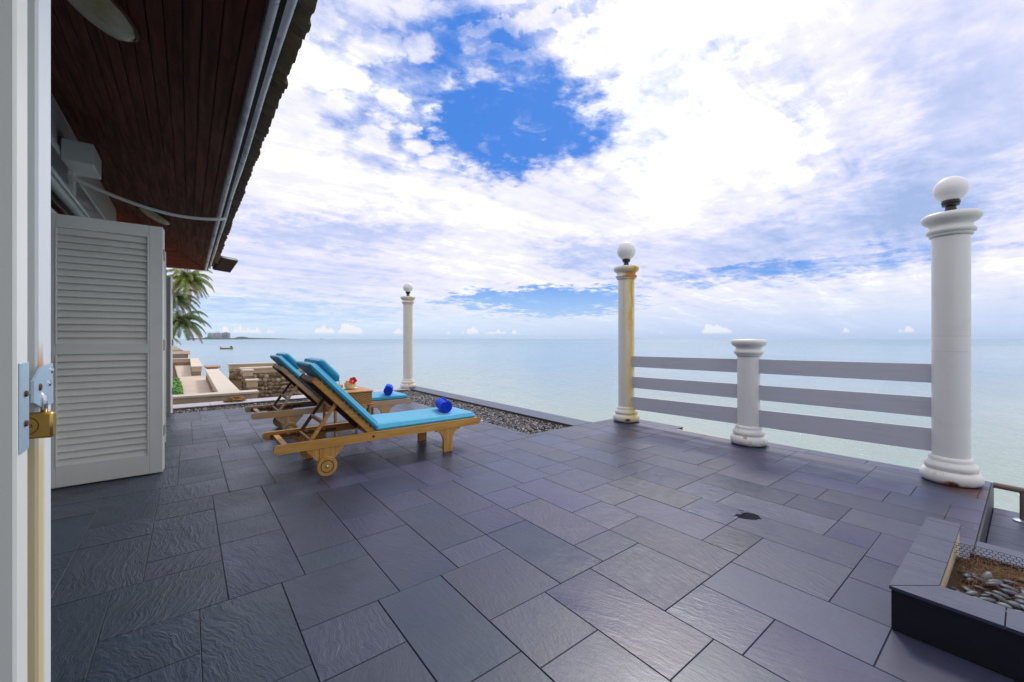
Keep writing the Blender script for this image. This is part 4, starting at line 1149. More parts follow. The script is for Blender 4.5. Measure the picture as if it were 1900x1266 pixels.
def towel(label, loc, rz_, L=.29, r_out=.066):
    t_ = MB(); n = 150; turns = 4.2; r0 = .010
    outer = []; inner = []
    for k in range(n):
        a = 2 * PI * turns * k / (n - 1); r_ = r0 + (r_out - r0) * k / (n - 1); th = (r_out - r0) / turns * .80
        outer.append((r_ * math.cos(a), r_ * math.sin(a))); inner.append(((r_ - th) * math.cos(a) if r_ > th else 0, (r_ - th) * math.sin(a) if r_ > th else 0))
    rows = [-L / 2, -L / 2 + .006, 0, L / 2 - .006, L / 2]
    vs = []
    for q, x in enumerate(rows):
        e = .0016 if q in (0, 4) else 0
        for k in range(n):
            (oy, oz), (iy, iz) = outer[k], inner[k]; ro = math.hypot(oy, oz)
            wob = .0012 * noise.noise(Vector((x * 30, k * .3, 1)))
            s1 = (ro - e + wob) / ro if ro else 1
            vs.append((x + .004 * noise.noise(Vector((k * .11, q * .1, 2))), oy * s1, oz * s1)); vs.append((x, iy, iz))
    fs = []; W = 2 * n
    for q in range(4):
        for k in range(n - 1):
            a = q * W + 2 * k
            fs.append((a, a + 2, a + W + 2, a + W)); fs.append((a + 1, a + W + 1, a + W + 3, a + 3))
    for q in (0, 4):
        for k in range(n - 1):
            a = q * W + 2 * k; fs.append((a, a + 1, a + 3, a + 2))
    for q in range(4):
        a = q * W + 2 * (n - 1); fs.append((a, a + W, a + W + 1, a + 1))
    o = t_.add(vs, fs).build('towel', 'blue_terry', auto=60)
    o.location = loc; o.rotation_euler = (random.uniform(0, 1), 0, rz_)
    return tag(o, label, 'towel', 'rolled blue towels')
towel('rolled royal blue towel on the foot of the nearer lounger', (-3.845, 2.115, .345 + .074), R(-17), L=.29, r_out=.068)
towel('rolled royal blue towel on the foot of the farther, greyer lounger', (-5.46, 2.155, .345 + .074), R(-24), L=.27, r_out=.068)

# ------------------------------------------------------------------ wicker table and drinks
tbl = thing('side_table', 'square honey coloured wicker side table between the two loungers', 'table', (-4.94, 1.45, 0))
bx('table_top', 'rattan_top', tbl, -.26, .26, -.215, .215, .512, .528, .004)
for (xa, xb, ya, yb) in ((-.252, .252, -.210, -.198), (-.252, .252, .198, .210), (-.256, -.244, -.1975, .1975), (.244, .256, -.1975, .1975)):
    bx('woven_apron', 'rattan', tbl, xa, xb, ya, yb, .368, .5115, .002)
for s1 in (-1, 1):
    for s2 in (-1, 1):
        MB().tube([(s1 * .232, s2 * .186, 0), (s1 * .232, s2 * .186, .3675)], .017, 12).build('leg', 'rattan_top', tbl, auto=40)
        MB().tube([(s1 * .232, s2 * .186, .3), (s1 * .17, s2 * .186, .367)], .010, 8).build('corner_brace', 'rattan_top', tbl, auto=40)
for k in range(7):
    bx('shelf_slat', 'rattan_top', tbl, -.215 + k * .062, -.160 + k * .062, -.185, .185, .090, .102, .002)
edge = MB()
for zz in (.5205, .372):
    for a, b_ in (((-.262, -.217), (.262, -.217)), ((.262, -.217), (.262, .217)), ((.262, .217), (-.262, .217)), ((-.262, .217), (-.262, -.217))):
        edge.tube([(a[0], a[1], zz), (b_[0], b_[1], zz)], .0075, 8)
eo = edge.build('rim', 'rattan_top', tbl, auto=50)

def coconut(label, loc, m, rad, ht, flower):
    t = thing('coconut_drink', label, 'drink', loc)
    MB().lathe([(.03, .0005), (.085 if flower else .06, .003), (.092 if flower else .066, .008), (.088 if flower else .062, .0075), (.03, .0045)], 32).build('plate', 'plate', t, auto=50)
    pr = [(rad * .80, .009), (rad * .93, .020), (rad * 1.0, ht * .55), (rad * .98, ht * .92), (rad * .90, ht), (rad * .80, ht * .97), (rad * .55, ht * .90), (.001, ht * .89)]
    g = MB().lathe(pr, 14); g.v = [(x * (1 + .02 * noise.noise(Vector((x * 30, y * 30, 0)))), y * (1 + .02 * noise.noise(Vector((y * 30, x * 20, 2)))), z) for x, y, z in g.v]
    g.build('shell', m, t, auto=25)
    if flower:
        fr = MB()
        for k in range(5):
            a = 2 * PI * k / 5; vs = []; fs = []; nu, nv = 6, 5
            for i in range(nu + 1):
                for j in range(nv + 1):
                    u = i / nu; v = (j / nv - .5) * 2; wd = .024 * math.sin(PI * min(u * .86 + .10, 1)) ** .7
                    rr_ = .006 + u * .040; x = rr_; y = v * wd; z = .012 + .030 * u ** 1.5 - .018 * u ** 4 + .004 * math.sin(v * 5 + k) * u + .006 * v * v * u
                    vs.append((x * math.cos(a) - y * math.sin(a), x * math.sin(a) + y * math.cos(a), z))
            for i in range(nu):
                for j in range(nv): q = i * (nv + 1) + j; fs.append((q, q + 1, q + nv + 2, q + nv + 1))
            pe = MB().add(vs, fs)
            Mx_ = Matrix.Translation((.045, .020, ht + .012)) @ Matrix.Rotation(R(60), 4, 'Y') @ Matrix.Rotation(R(20), 4, 'X')
            pe.v = [tuple(Mx_ @ Vector(v)) for v in pe.v]; pe.build('petal', 'flower_red', t, smooth=True)
        MB().tube([(.05, .02, ht + .014), (.075, .035, ht + .040), (.085, .05, ht + .046)], .0022, 6).build('stamen', 'stamen', t, smooth=True)
        MB().lathe([(rad * .62, ht * .90), (rad * .55, ht * 1.25), (rad * .25, ht * 1.42), (.001, ht * 1.45)], 14, Matrix.Translation((-.020, -.005, 0))).build('cut_lid', 'coconut_shell', t, auto=30)
    else:
        MB().tube([(.01, .0, .05), (-.02, .01, ht + .055), (-.016, .012, ht + .075)], .005, 8).build('spoon', 'straw', t, smooth=True)
    return t
coconut('young coconut drink with a red hibiscus flower on a white saucer', (-4.985, 1.505, .5285), 'coconut_shell', .066, .075, True)
coconut('small brown bowl with a spoon beside the coconut with the red flower', (-4.98, 1.375, .5285), 'coconut_brown', .045, .055, False)

# ------------------------------------------------------------------ raised bed at lower right
rb = thing('raised_planter', 'low slate clad raised bed of stones at the right edge of the terrace', 'planter', (-.335, 2.12, 0))
def rp(name, m, x0, x1, y0, y1, z0, z1, c=.0015): return bx(name, m, rb, x0 + .335, x1 + .335, y0 - 2.12, y1 - 2.12, z0, z1, c)
zt = .168
rp('side_slab', 'slate_side', -.331, -.008, 2.124, 2.134, .001, zt - .012); rp('side_slab', 'slate_side', -.004, .60, 2.124, 2.134, .001, zt - .012); rp('side_slab', 'slate_side', .604, 1.20, 2.124, 2.134, .001, zt - .012)
rp('side_slab', 'slate_side', -.331, -.321, 2.1345, 3.105, .001, zt - .012)
rp('core', 'concrete', -.3205, 1.20, 2.1345, 2.262, .001, zt - .0125); rp('core', 'lip_concrete', -.3205, -.222, 2.2625, 3.08, .001, zt - .0125)
# mitred coping: front run along x, side run along y
def coping(pts, z0=zt - .012, z1=zt):
    o = MB().prism([(x + .335, y - 2.12) for x, y in pts], 'z', z0, z1)
    return o.build('coping_slab', 'slate_cut', rb)
coping([(-.334, 2.118), (-.053, 2.118), (-.053, 2.270), (-.214, 2.270)])
coping([(-.049, 2.118), (.55, 2.118), (.55, 2.270), (-.049, 2.270)])
coping([(.554, 2.118), (1.20, 2.118), (1.20, 2.270), (.554, 2.270)])
coping([(-.3365, 2.1215), (-.2165, 2.273), (-.2165, 2.52), (-.3365, 2.52)])
coping([(-.3365, 2.524), (-.2165, 2.524), (-.2175, 2.80), (-.3375, 2.80)])
coping([(-.3375, 2.804), (-.2175, 2.804), (-.2185, 3.05), (-.3385, 3.05)])
coping([(-.3385, 3.054), (-.2185, 3.054), (-.2190, 3.11), (-.3390, 3.11)])
rp('soil', 'soil', -.2215, 1.20, 2.2625, 2.95, .001, .055, 0)
rp('back_edge', 'slate_side', -.18, 1.20, 2.955, 2.97, .001, .085)
# individual large pebbles
pbm = []
for s_ in range(5):
    bm = bmesh.new(); bmesh.ops.create_icosphere(bm, subdivisions=2, radius=1)
    for v in bm.verts:
        v.co = Vector((v.co.x * (1 + .18 * noise.noise(v.co * 1.1 + Vector((s_ * 3, 0, 0)))), v.co.y * (.68 + .1 * noise.noise(v.co + Vector((s_, 5, 0)))), v.co.z * .42))
    me = bpy.data.meshes.new('pebble'); bm.to_mesh(me); bm.free(); me.materials.append(MATS['big_pebble']); me.polygons.foreach_set('use_smooth', [True] * len(me.polygons)); pbm.append(me)
placed = []
tries = 0
while len(placed) < 210 and tries < 6000:
    tries += 1
    s_ = random.uniform(.013, .029); x = random.uniform(-.19, .62); y = random.uniform(2.295, 2.74)
    if y > 2.50 and x < -.08 and random.random() < .6: continue
    if all((x - a) ** 2 + (y - b_) ** 2 > (.58 * (s_ + c_)) ** 2 for a, b_, c_ in placed):
        placed.append((x, y, s_))
        o_ = obj('pebble', pbm[len(placed) % 5], rb, (x + .335, y - 2.12, .068 + s_ * .35 + random.uniform(0, .010)), (random.gauss(0, .25), random.gauss(0, .25), random.uniform(0, PI)))
        o_.scale = (s_ * 1.15, s_ * 1.0, s_)
sm = scatter('small_pebbles', 'pebble', [(-.21, 1.1, 2.28, 2.92, 700)], .009, .052, rb); sm['kind'] = 'stuff'; sm.location = (.335, -2.12, 0)
# dry pine needles
nv = []; nf = []
for k in range(800):
    x = random.triangular(-.21, .75, -.19); y = random.triangular(2.40, 2.95, 2.88); a = random.gauss(.9, .8); L_ = random.uniform(.05, .13); z = .063 + random.random() ** 2 * .035
    c_ = random.gauss(0, .25); b0 = len(nv); ww = .0006
    for q in range(5):
        u = q / 4; aa = a + c_ * u * 2; px = x + L_ * u * math.cos(aa); py = y + L_ * u * math.sin(aa); pz = z + .018 * math.sin(PI * u) * random.uniform(.2, 1)
        px = max(px, -.215); py = min(max(py, 2.275), 2.95)
        nv += [(px - ww * math.sin(aa), py + ww * math.cos(aa), pz), (px + ww * math.sin(aa), py - ww * math.cos(aa), pz), (px, py, pz + ww)]
    for q in range(4):
        i = b0 + q * 3
        for s_ in range(3): j = (s_ + 1) % 3; nf.append((i + s_, i + j, i + 3 + j, i + 3 + s_))
tag(obj('pine_needles', mesh('pine_needles', nv, nf, 'needle')), 'brown dry pine needles lying on the stones of the raised bed', 'pine needles', kind='stuff')
# black hexagonal plastic mesh standing along the back of the bed
hx = MB(); hs = .0098; W3 = hs * math.sqrt(3)
def hexpt(u, v):                         # sheet leaning back a little and gently waved
    return (-.215 + u, 2.90 - v * .55 + .012 * math.sin(u * 9), .040 + v * .95 + .006 * math.sin(u * 13))
rows = 9; cols = 78; seen = set()
for r_ in range(rows):
    for c_ in range(cols):
        cx = c_ * W3 + (r_ % 2) * W3 / 2; cz = r_ * 1.5 * hs
        P6 = [(cx + hs * math.sin(PI / 3 * k), cz + hs * math.cos(PI / 3 * k)) for k in range(6)]
        for k in range(6):
            a, b_ = P6[k], P6[(k + 1) % 6]
            key = tuple(sorted(((round(a[0], 4), round(a[1], 4)), (round(b_[0], 4), round(b_[1], 4)))))
            if key in seen: continue
            seen.add(key); hx.tube([hexpt(*a), hexpt(*b_)], .0013, 3)
mo = hx.build('plastic_mesh', 'mesh_plastic'); tag(mo, 'strip of black hexagonal plastic mesh standing along the back of the raised bed', 'mesh')

# pipe handrail at far right
hr = thing('handrail', 'short rusty pipe handrail on the lower landing behind the large column', 'handrail', (-.04, 4.60, -.16))
MB().tube([(-.125, -.03, .222), (.60, .02, .190)], .0205, 16).build('rail_pipe', 'rusty_pipe', hr, auto=50)
MB().tube([(.012, -.02, .005), (.012, -.02, .205)], .017, 14).build('post', 'rusty_pipe', hr, auto=50)
MB().tube([(.52, .015, .005), (.52, .015, .185)], .017, 14).build('post', 'rusty_pipe', hr, auto=50)
for x_, y_ in ((.012, -.02), (.52, .015)):
    MB().lathe([(.048, .0), (.048, .006), (.026, .012), (.02, .014)], 24, Matrix.Translation((x_, y_, .001))).build('flange', 'steel', hr, auto=40)

# ------------------------------------------------------------------ neighbour's walls, path, ledge
mat('dark_rubble_core', rough=.95, build=_conc((0.20, 0.15, 0.10), (0.34, 0.26, 0.17), 8))
def stone_face(parent, axis, fixed, a0, a1, z0, z1, out=1, size=.16, dep=.045):
    """rough stones standing proud of a wall face"""
    z = z0
    protos = stone_face.protos
    while z < z1 - .02:
        hgt = min(size * random.uniform(.8, 1.1), z1 - z); a = a0 + random.uniform(-.05, 0)
        while a < a1 - .02:
            wd = size * random.choice((.55, .8, 1.0, 1.2, 1.7)) * random.uniform(.8, 1.2); b_ = min(a + wd, a1); hs_k = random.uniform(.72, 1.22); dz_k = random.uniform(-.2, .2) * hgt
            if b_ - max(a, a0) > .03:
                aa = max(a, a0); me = random.choice(protos)
                if axis == 'x': loc = (fixed, (aa + b_) / 2, z + hgt / 2 + dz_k); scl = (dep * random.uniform(.5, 1.2), (b_ - aa) / 2 * 1.02, hgt / 2 * hs_k)
                else: loc = ((aa + b_) / 2, fixed, z + hgt / 2); scl = ((b_ - aa) / 2 * .99, dep, hgt / 2 * 1.0)
                o = obj('stone', me, parent, loc, (random.gauss(0, .30 if axis == 'x' else .05), random.gauss(0, .05 if axis == 'x' else .30), random.gauss(0, .05))); o.scale = scl
            a = b_
        z += hgt
stone_face.protos = []
for s_ in range(6):
    bm = bmesh.new(); bmesh.ops.create_cube(bm, size=2); bmesh.ops.bevel(bm, geom=list(bm.edges), offset=.42, segments=2, affect='EDGES')
    for v in bm.verts: v.co *= 1 + .10 * noise.noise(v.co * 1.3 + Vector((s_ * 4, 0, 0)))
    me = bpy.data.meshes.new('stone'); bm.to_mesh(me); bm.free(); me.materials.append(MATS['rubble']); me.polygons.foreach_set('use_smooth', [True] * len(me.polygons)); stone_face.protos.append(me)

def wall_thing(label, x0, x1, y0, y1, ztop, zband, zbot, m='cream_stone', capm='cap_stone', over=.03, capth=.045, cuts=None):
    t = thing('garden_wall', label, 'wall', ((x0 + x1) / 2, (y0 + y1) / 2, zbot)); o_ = Vector(((x0 + x1) / 2, (y0 + y1) / 2, zbot))
    def q(name, mm, a, b_, c, d_, e, f_, ch=.004): return bx(name, mm, t, a - o_.x, b_ - o_.x, c - o_.y, d_ - o_.y, e - o_.z, f_ - o_.z, ch)
    long_x = (x1 - x0) > (y1 - y0); L0, L1 = (x0, x1) if long_x else (y0, y1)
    n = max(1, round((L1 - L0) / (cuts or 1.6)))
    for k in range(n):
        a, b_ = L0 + (L1 - L0) * k / n, L0 + (L1 - L0) * (k + 1) / n - .004
        ea = over if k == 0 else 0; eb = over if k == n - 1 else 0
        if long_x:
            q('cap_slab', capm, a - ea, b_ + eb, y0 - over, y1 + over, ztop - capth, ztop, .010); q('facing', m, a, b_, y0, y1, zband, ztop - capth - .001)
        else:
            q('cap_slab', capm, x0 - over, x1 + over, a - ea, b_ + eb, ztop - capth, ztop, .010); q('facing', m, x0, x1, a, b_, zband, ztop - capth - .001)
    q('core', 'dark_rubble_core', x0 + .02, x1 - .02, y0 + .02, y1 - .02, zbot, zband - .001, 0)
    return t, o_
ZG = -.30
# L-shaped parapet beyond the kerb
wall_thing('cream parapet with cracked facing just beyond the pale kerb, crossing left of the loungers', -9.93, -9.66, -2.0, 1.10, .067, -.12, -.7, cuts=1.75)
wl, wo = wall_thing('long cream parapet running away from the kerb along the right of the path', -17.7, -9.965, .50, .80, .067, -.16, -.7, cuts=3.0)
for f_, y_ in ((0, .52),):
    stone_face(wl, 'y', y_ - wo.y, -17.7 - wo.x, -9.97 - wo.x, -.34 - wo.z, -.165 - wo.z, size=.15, dep=.035)
wl2, wo2 = wall_thing('farther cream parapet with a square end block beside the path', -28.0, -19.9, .12, .42, .067, -.14, -.7, cuts=3.0)
stone_face(wl2, 'y', .14 - wo2.y, -28.0 - wo2.x, -19.9 - wo2.x, -.36 - wo2.z, -.145 - wo2.z, size=.2, dep=.035)
wall_thing('cream cross wall closing the far end of the path', -28.4, -28.1, -3.2, .45, .067, -.14, -.7)
wall_thing('brown capped wall behind the cream cross wall, by the palm trunks', -50.3, -49.8, -6.0, -.02, -.30, -.62, -2.6, 'brown_stone', 'brown_stone', .15, .06)
wall_thing('brown capped side wall running away towards the palms', -62.0, -50.4, -.35, .02, -.30, -.62, -2.6, 'brown_stone', 'brown_stone', .15, .06)
wall_thing('small brown capped block seen past the end of the farther parapet', -21.8, -20.8, .62, .98, -.02, -.16, -1.2, 'brown_stone', 'brown_stone', .08, .05)
# stepped sea walls
w1, o1 = wall_thing('nearer band of cream sea wall above rough rubble, behind the loungers', -14.25, -14.0, 1.20, 2.80, .285, .115, -1.6, cuts=1.6)
stone_face(w1, 'x', -14.0 - o1.x + .005, 1.20 - o1.y, 2.80 - o1.y, -.75 - o1.z, .112 - o1.z, size=.13, dep=.04)
w2, o2 = wall_thing('rear cream sea wall with its end standing left of the nearer band', -17.2, -17.0, 1.10, 3.50, .26, .066, -1.6, cuts=2.4)
stone_face(w2, 'x', -17.0 - o2.x + .005, 1.10 - o2.y, 2.0 - o2.y, -.30 - o2.z, .063 - o2.z, size=.14, dep=.04)
def pier(label, x, y, w_, zt_, zb_, zg):
    t = thing('gate_pier', label, 'pier', (x, y, zg))
    bx('cap_slab', 'cap_stone', t, -w_ / 2 - .025, w_ / 2 + .025, -w_ / 2 - .025, w_ / 2 + .025, zt_ - zg - .05, zt_ - zg, .012)
    bx('shaft', 'cream_stone', t, -w_ / 2, w_ / 2, -w_ / 2, w_ / 2, zb_ - zg, zt_ - zg - .051, .006)
    bx('footing', 'rubble', t, -w_ / 2 + .015, w_ / 2 - .015, -w_ / 2 + .015, w_ / 2 - .015, 0, zb_ - zg - .001, .02)
pier('upper square cream pier at the left end of the rubble sea wall', -13.85, 1.34, .23, .245, .055, -.70)
pier('lower square cream pier in front of the rubble sea wall', -13.45, 1.40, .25, -.005, -.225, -.70)
# ground surfaces of the neighbouring plot
pth = tag(bpy.data.objects.new('path', None), 'pale stone path on the neighbouring plot', kind='structure'); C.objects.link(pth)
x = -9.95
while x > -28.05:
    bx('path_slab', 'path_stone', pth, x - 1.45, x - .012, -.02 - (.03 * (-x - 9.95)), .515 if x > -19.0 else .40, -.36, -.30, .004)
    x -= 1.45
def land(name, m, pts, z, label):
    return tag(obj(name, mesh(name, [(x, y, z) for x, y in pts], [tuple(range(len(pts)))], m)), label, kind='structure')
land('garden_ground', 'soil', [(-9.95, -9), (-9.95, .50), (-28.1, .30), (-50, -.3), (-50, -30), (-9.95, -30)], -.365, 'garden soil left of the path')
land('ledge_ground', 'ledge', [(-9.02, .75), (-9.02, 3.9), (-14.0, 3.2), (-22, 2.6), (-22, .45), (-9.96, .81)], -.62, 'leaf littered ledge below the sea wall')
mbL = MB(); mbL.prism([(-9.02, .75), (-9.02, 3.9), (-14.0, 3.2), (-22, 2.6), (-22, .45)], 'z', -3.2, -.63)
tag(mbL.build('rock_base', 'concrete'), 'rock base under the ledge', kind='structure')
mbL = MB(); mbL.prism([(-9.95, .49), (-28.1, .30), (-50, -.3), (-62, -.3), (-140, -3), (-140, -60), (-9.95, -60)], 'z', -3.2, -.37)
tag(mbL.build('shore_land', 'sand'), 'low shore carrying the neighbouring garden', kind='structure')
# floor under/behind the house so the house stands on ground
land('house_ground', 'concrete', [(-9.0, -30), (2.6, -30), (2.6, -2.6), (-9.0, -2.6)], -.02, 'ground under the house')
# husk
hk = bmesh.new(); bmesh.ops.create_icosphere(hk, subdivisions=4, radius=1)
for v in hk.verts:
    n_ = noise.fractal(v.co * 2.3, 1.0, 2.0, 4); v.co = Vector((v.co.x * .09, v.co.y * .135, max(v.co.z, -.35) * .062)) * (1 + .55 * n_)
me = bpy.data.meshes.new('husk_heap'); hk.to_mesh(me); hk.free(); me.materials.append(MATS['husk'])
tag(obj('husk_heap', me, None, (-8.80, .665, .025)), 'brown shaggy lump of husk lying on the pale kerb', 'husk')

# leafy patch beside the path
def leaves(n, fn, size, seed=0):
    r_ = random.Random(seed); vs = []; fs = []
    for _ in range(n):
        p, nrm = fn(r_); s = size * r_.uniform(.6, 1.3); a = Vector((r_.gauss(0, 1), r_.gauss(0, 1), r_.gauss(0, .6))).normalized(); b_ = a.cross(nrm + Vector((.01, 0, 0))).normalized(); a = b_.cross(nrm).normalized()
        k = len(vs); vs += [p - a * s, p + b_ * s * .45 + nrm * s * .15, p + a * s, p - b_ * s * .45 + nrm * s * .15]; fs.append((k, k + 1, k + 2, k + 3))
    return vs, fs
def hedge_fn(r_):
    x = r_.uniform(-17.8, -12.3); ymax = -.07 - .03 * (-x - 12); y = ymax - abs(r_.gauss(0, .35)); z = -.33 + r_.random() * .17 * (1 + .5 * noise.noise(Vector((x, y, 0))))
    return Vector((x, y, z)), Vector((r_.gauss(0, .5), r_.gauss(0, .5), 1)).normalized()
tag(obj('ground_cover', mesh('ground_cover', *leaves(7000, hedge_fn, .045, 3), 'bush_leaf')), 'bright green leafy ground cover left of the pale path', 'plant', kind='stuff')
def litter_fn(r_):
    x = r_.uniform(-13.9, -9.1); y = r_.uniform(.85, 3.0); return Vector((x, y, -.605 + r_.random() * .01)), Vector((r_.gauss(0, .2), r_.gauss(0, .2), 1)).normalized()
tag(obj('leaf_litter', mesh('leaf_litter', *leaves(2500, litter_fn, .035, 4), 'palm_dry')), 'orange brown leaf litter on the ledge', 'leaves', kind='stuff')

# ------------------------------------------------------------------ palms
def frond(base, az_, el_, L, droop, r_, dens=64, width=.54):
    """returns rachis points and leaflet geometry"""
    pts = []; d_ = Vector((math.cos(az_) * math.cos(el_), math.sin(az_) * math.cos(el_), math.sin(el_))); p = Vector(base); n = 14
    for k in range(n + 1):
        pts.append(p.copy()); p += d_ * (L / n); d_ = (d_ + Vector((0, 0, -droop / n * (1 + .8 * k / n)))).normalized()
    vs = []; fs = []
    for k in range(dens):
        u = .12 + .86 * k / dens; i = min(int(u * n), n - 1); q = pts[i].lerp(pts[i + 1], u * n - i); t_ = (pts[i + 1] - pts[i]).normalized()
        side = t_.cross(Vector((0, 0, 1))); side = side.normalized() if side.length > .01 else Vector((1, 0, 0))
        ll = width * math.sin(PI * min(.18 + u * .80, 1)) ** .6 * r_.uniform(.85, 1.1) * L / 3.2
        for s in (-1, 1):
            dr = (side * s * .85 + t_ * .55 + Vector((0, 0, -.45 - .25 * r_.random()))).normalized()
            tip = q + dr * ll + Vector((0, 0, -.28 * ll)); mid = q + dr * ll * .55
            wv = t_ * (.021 * L / 3.2)
            k0 = len(vs); vs += [q - wv * .6, q + wv * .6, mid + wv, mid - wv, tip]; fs += [(k0, k0 + 1, k0 + 2, k0 + 3), (k0 + 3, k0 + 2, k0 + 4)]
    return pts, vs, fs
def palm(label, base, crown, L, nf, leafm, seed, dry=3, bend=.6, group='coconut palms at the left beyond the walls', rt=.16):
    r_ = random.Random(seed); t = thing('palm_tree', label, 'palm tree', base, 0, group); bs = Vector(base); cr_ = Vector(crown) - bs
    pts = []
    for k in range(16):
        u = k / 15; pts.append(Vector((cr_.x * u ** 1.6, cr_.y * u ** 1.6, cr_.z * u)) + Vector((0, 0, 0)))
    MB().tube(pts, rt, 10, [rt * (1.35 - .65 * k / 15) * (1 + .04 * (k % 2)) for k in range(16)]).build('trunk', 'palm_trunk', t, smooth=True)
    MB().lathe([(.05, -.35), (rt * 1.6, -.15), (rt * 1.9, .1), (rt * 1.0, .5), (.02, .7)], 12, Matrix.Translation(cr_)).build('crown_base', 'palm_dry', t, smooth=True)
    for k in range(nf):
        a = 2 * PI * k * .618 + r_.uniform(-.2, .2); u = k / nf; e = R(72 - 95 * u + r_.uniform(-8, 8))
        p, vs, fs = frond(cr_, a, e, L * r_.uniform(.85, 1.1), 1.3 + .9 * (1 - u), r_)
        rc = MB(); rc.tube(p, .02, 4, [.035 * (1 - .8 * i / (len(p) - 1)) * L / 3.2 for i in range(len(p))]); rc.add(vs, fs)
        me = bpy.data.meshes.new('frond'); me.from_pydata(rc.v, [], rc.f); me.materials.append(MATS[leafm if k < nf - dry else 'palm_dry'])
        obj('frond', me, t)
    for k in range(5):
        a = r_.uniform(0, 2 * PI); MB().lathe([(.01, -.12), (.09, -.06), (.11, 0), (.08, .09), (.01, .13)], 10, Matrix.Translation(cr_ + Vector((math.cos(a) * .25, math.sin(a) * .25, -.25)))).build('coconut', 'palm_dry', t, smooth=True)
    return t
palm('tall coconut palm with a leaning pale trunk and yellow-green fronds', (-72.0, -4.0, -.4), (-72.0, -.0, 9.25), 3.7, 40, 'palm_leaf', 3, rt=.19)
palm('lower coconut palm with dark fronds reaching over the water under the tall palm', (-66.0, -1.9, -.5), (-66.0, -.75, 3.3), 3.7, 34, 'palm_leaf_dark', 9, rt=.14)
palm('coconut palm farther back, half hidden behind the white door edge', (-80.0, -5.5, -.4), (-80.0, -1.6, 7.0), 4.0, 34, 'palm_leaf_dark', 14)
palm('small young palm at the foot of the taller palms', (-70.0, -3.2, -.4), (-70.0, -2.6, 1.6), 2.6, 20, 'palm_leaf', 21, rt=.12)

# ------------------------------------------------------------------ far shore
def cam_to_world(r_, f_): return (r_ * cy_ - f_ * sy_, r_ * sy_ + f_ * cy_)
def far_box(u0, u1, dist, z0, z1, depth, name, m, parent, org):
    cxp = ((u0 + u1) / 2 - 950) / 760 * dist; x, y = cam_to_world(cxp, dist); wd = (u1 - u0) / 760 * dist
    o = MB().box(-wd / 2, wd / 2, -depth / 2, depth / 2, z0, z1).build(name, m, parent, loc=(x - org[0], y - org[1], 0), rot=(0, 0, YAW)); return o, wd
D1 = 2600.0
def tower(label, u0, u1, top, m, floors, bays):
    cxp = ((u0 + u1) / 2 - 950) / 760 * D1; x, y = cam_to_world(cxp, D1)
    t = thing('tower_block', label, 'tower block', (x, y, SEA), YAW, 'tower blocks on the far shore'); wd = (u1 - u0) / 760 * D1
    MB().box(-wd / 2, wd / 2, -9, 9, 0, top).build('wall', m, t)
    MB().box(-wd * .2, wd * .2, -4, 4, top + .01, top + 3.5).build('roof_room', m, t)
    bw = wd / bays
    for b_ in range(bays):
        g = MB()
        for f_ in range(floors):
            z = 4 + (top - 6) * f_ / floors; g.box(-wd / 2 + bw * (b_ + .22), -wd / 2 + bw * (b_ + .78), -9.35, -8.8, z, z + (top - 6) / floors * .55)
        o = g.build('windows', 'tower_window', t); o['kind'] = 'stuff'
tower('left grey tower block on the far shore', 387.0, 393.5, 41, 'tower_a', 12, 3)
tower('middle broad pale tower block on the far shore', 396.5, 411.0, 42, 'tower_b', 13, 6)
tower('right bluish tower block on the far shore', 413.5, 425.5, 43, 'tower_c', 13, 5)
def ridge(name, label, cat, u0, u1, dist, hfun, m, kind=None, depth=160, n=90):
    vs = []; fs = []
    for k in range(n + 1):
        u = u0 + (u1 - u0) * k / n; h = max(.1, hfun(u))
        for (dd, hh) in ((0, 0), (depth * .2, h * .8), (depth * .5, h), (depth, 0)):
            x, y = cam_to_world((u - 950) / 760 * (dist + dd), dist + dd); vs.append((x, y, SEA + hh))
    for k in range(n):
        for q in range(3): a = k * 4 + q; fs.append((a, a + 4, a + 5, a + 1))
    o = obj(name, mesh(name, vs, fs, m)); tag(o, label, cat, None, kind); return o
def nz(u, s=1.0): return noise.noise(Vector((u * s, 3.1, 0)))
ridge('far_shore', 'low wooded shore below the tower blocks', None, 352, 446, 2500, lambda u: 8 + 5 * nz(u, .5) + 4 * nz(u, 1.7) + (10 if u < 398 else 0) * max(0, 1 - abs(u - 388) / 14), 'far_green', 'structure')
ridge('hill', 'small rounded wooded hill right of the tower blocks', None, 436, 476, 3200, lambda u: 19 * max(0, 1 - ((u - 449) / 16) ** 2) ** .6 + 3 + 2 * nz(u, .8), 'far_green', 'structure')
ridge('far_spit', 'thin strip of land tapering out into the sea', None, 462, 556, 4500, lambda u: (17 + 6 * nz(u, .6)) * max(0.05, (556 - u) / 94) ** .7, 'far_green', 'structure')

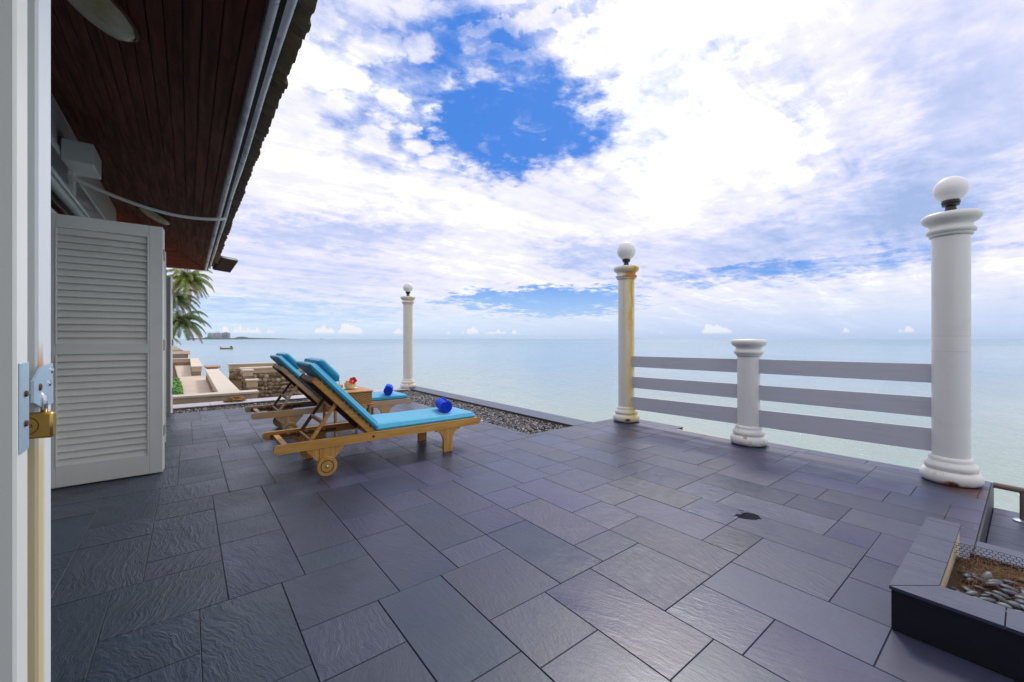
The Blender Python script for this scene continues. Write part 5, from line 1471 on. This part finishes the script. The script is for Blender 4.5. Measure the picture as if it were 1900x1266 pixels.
# long-tail boat
bt = thing('fishing_boat', 'small green and yellow long-tail boat afloat off the palms', 'boat', (-190.7, 11.5, SEA), R(38 + 180 + 12))
def hull(L, B, H_, z0):
    vs = []; fs = []; n = 16
    for k in range(n + 1):
        u = k / n; x = -L / 2 + u * L; w_ = B / 2 * math.sin(PI * min(max(.12 + u * .80, 0), 1)) ** .6 * (1 if u < .85 else (1 - u) / .15 * .9 + .1); sheer = H_ * (1 + .25 * (1 - u) ** 3 + 1.1 * max(0, u - .72) / .28 * max(0, u - .72) / .28)
        vs += [(x, -w_, z0 + sheer), (x, -w_ * .7, z0 + .05), (x, 0, z0 - .15), (x, w_ * .7, z0 + .05), (x, w_, z0 + sheer), (x, w_ * .8, z0 + sheer - .12), (x, 0, z0 + .15), (x, -w_ * .8, z0 + sheer - .12)]
    for k in range(n):
        for q in range(8): a = k * 8 + q; b_ = k * 8 + (q + 1) % 8; fs.append((a, b_, b_ + 8, a + 8))
    fs.append(tuple(range(8))); fs.append(tuple(n * 8 + q for q in range(7, -1, -1)))
    return vs, fs
MB().add(*hull(5.0, 1.2, .42, .08)).build('hull', 'boat_yellow', bt, auto=40)
MB().add(*[(lambda v, f: ([(x * 1.004, y * 1.02, z) for x, y, z in v], f))(*hull(5.0, 1.2, .10, .04))][0]).build('lower_hull', 'boat_green', bt, auto=40)
MB().tube([(2.2, 0, .75), (2.75, 0, 1.15)], .06, 8).build('prow', 'boat_green', bt, smooth=True)
MB().box(-2.25, -1.7, -.22, .22, .55, 1.15, .05).build('engine', 'boat_dark', bt)
MB().tube([(-2.0, 0, .8), (-3.2, .1, .45)], .035, 6).build('propeller_shaft', 'boat_dark', bt, smooth=True)
MB().box(-.5, -.2, -.5, .5, .42, .48).build('thwart', 'boat_green', bt)

# distant speck of a ship
sx_, sy2 = cam_to_world((597 - 950) / 760 * 5200, 5200)
sh = thing('ship', 'tiny dark ship on the horizon left of the far lamp column', 'ship', (sx_, sy2, SEA), YAW)
MB().box(-13, 13, -3, 3, 0, 4).build('hull', 'boat_dark', sh); MB().box(-9, -3, -2.5, 2.5, 4.01, 10).build('bridge', 'boat_dark', sh)

# ------------------------------------------------------------------ air
hzm = bpy.data.materials.new('haze_air'); hzm.use_nodes = True; nt = hzm.node_tree; nt.nodes.clear()
ho = nt.nodes.new('ShaderNodeOutputMaterial'); pv = nt.nodes.new('ShaderNodeVolumePrincipled')
pv.inputs['Color'].default_value = (0.66, 0.82, 1.0, 1); pv.inputs['Density'].default_value = 0.00005
nt.links.new(pv.outputs[0], ho.inputs['Volume'])
MATS['haze_air'] = hzm
hz_o = MB().box(-9200, 9200, -9200, 9200, SEA - 1.0, 62.0).build('haze', 'haze_air')
tag(hz_o, 'thin pale sea haze', kind='stuff')
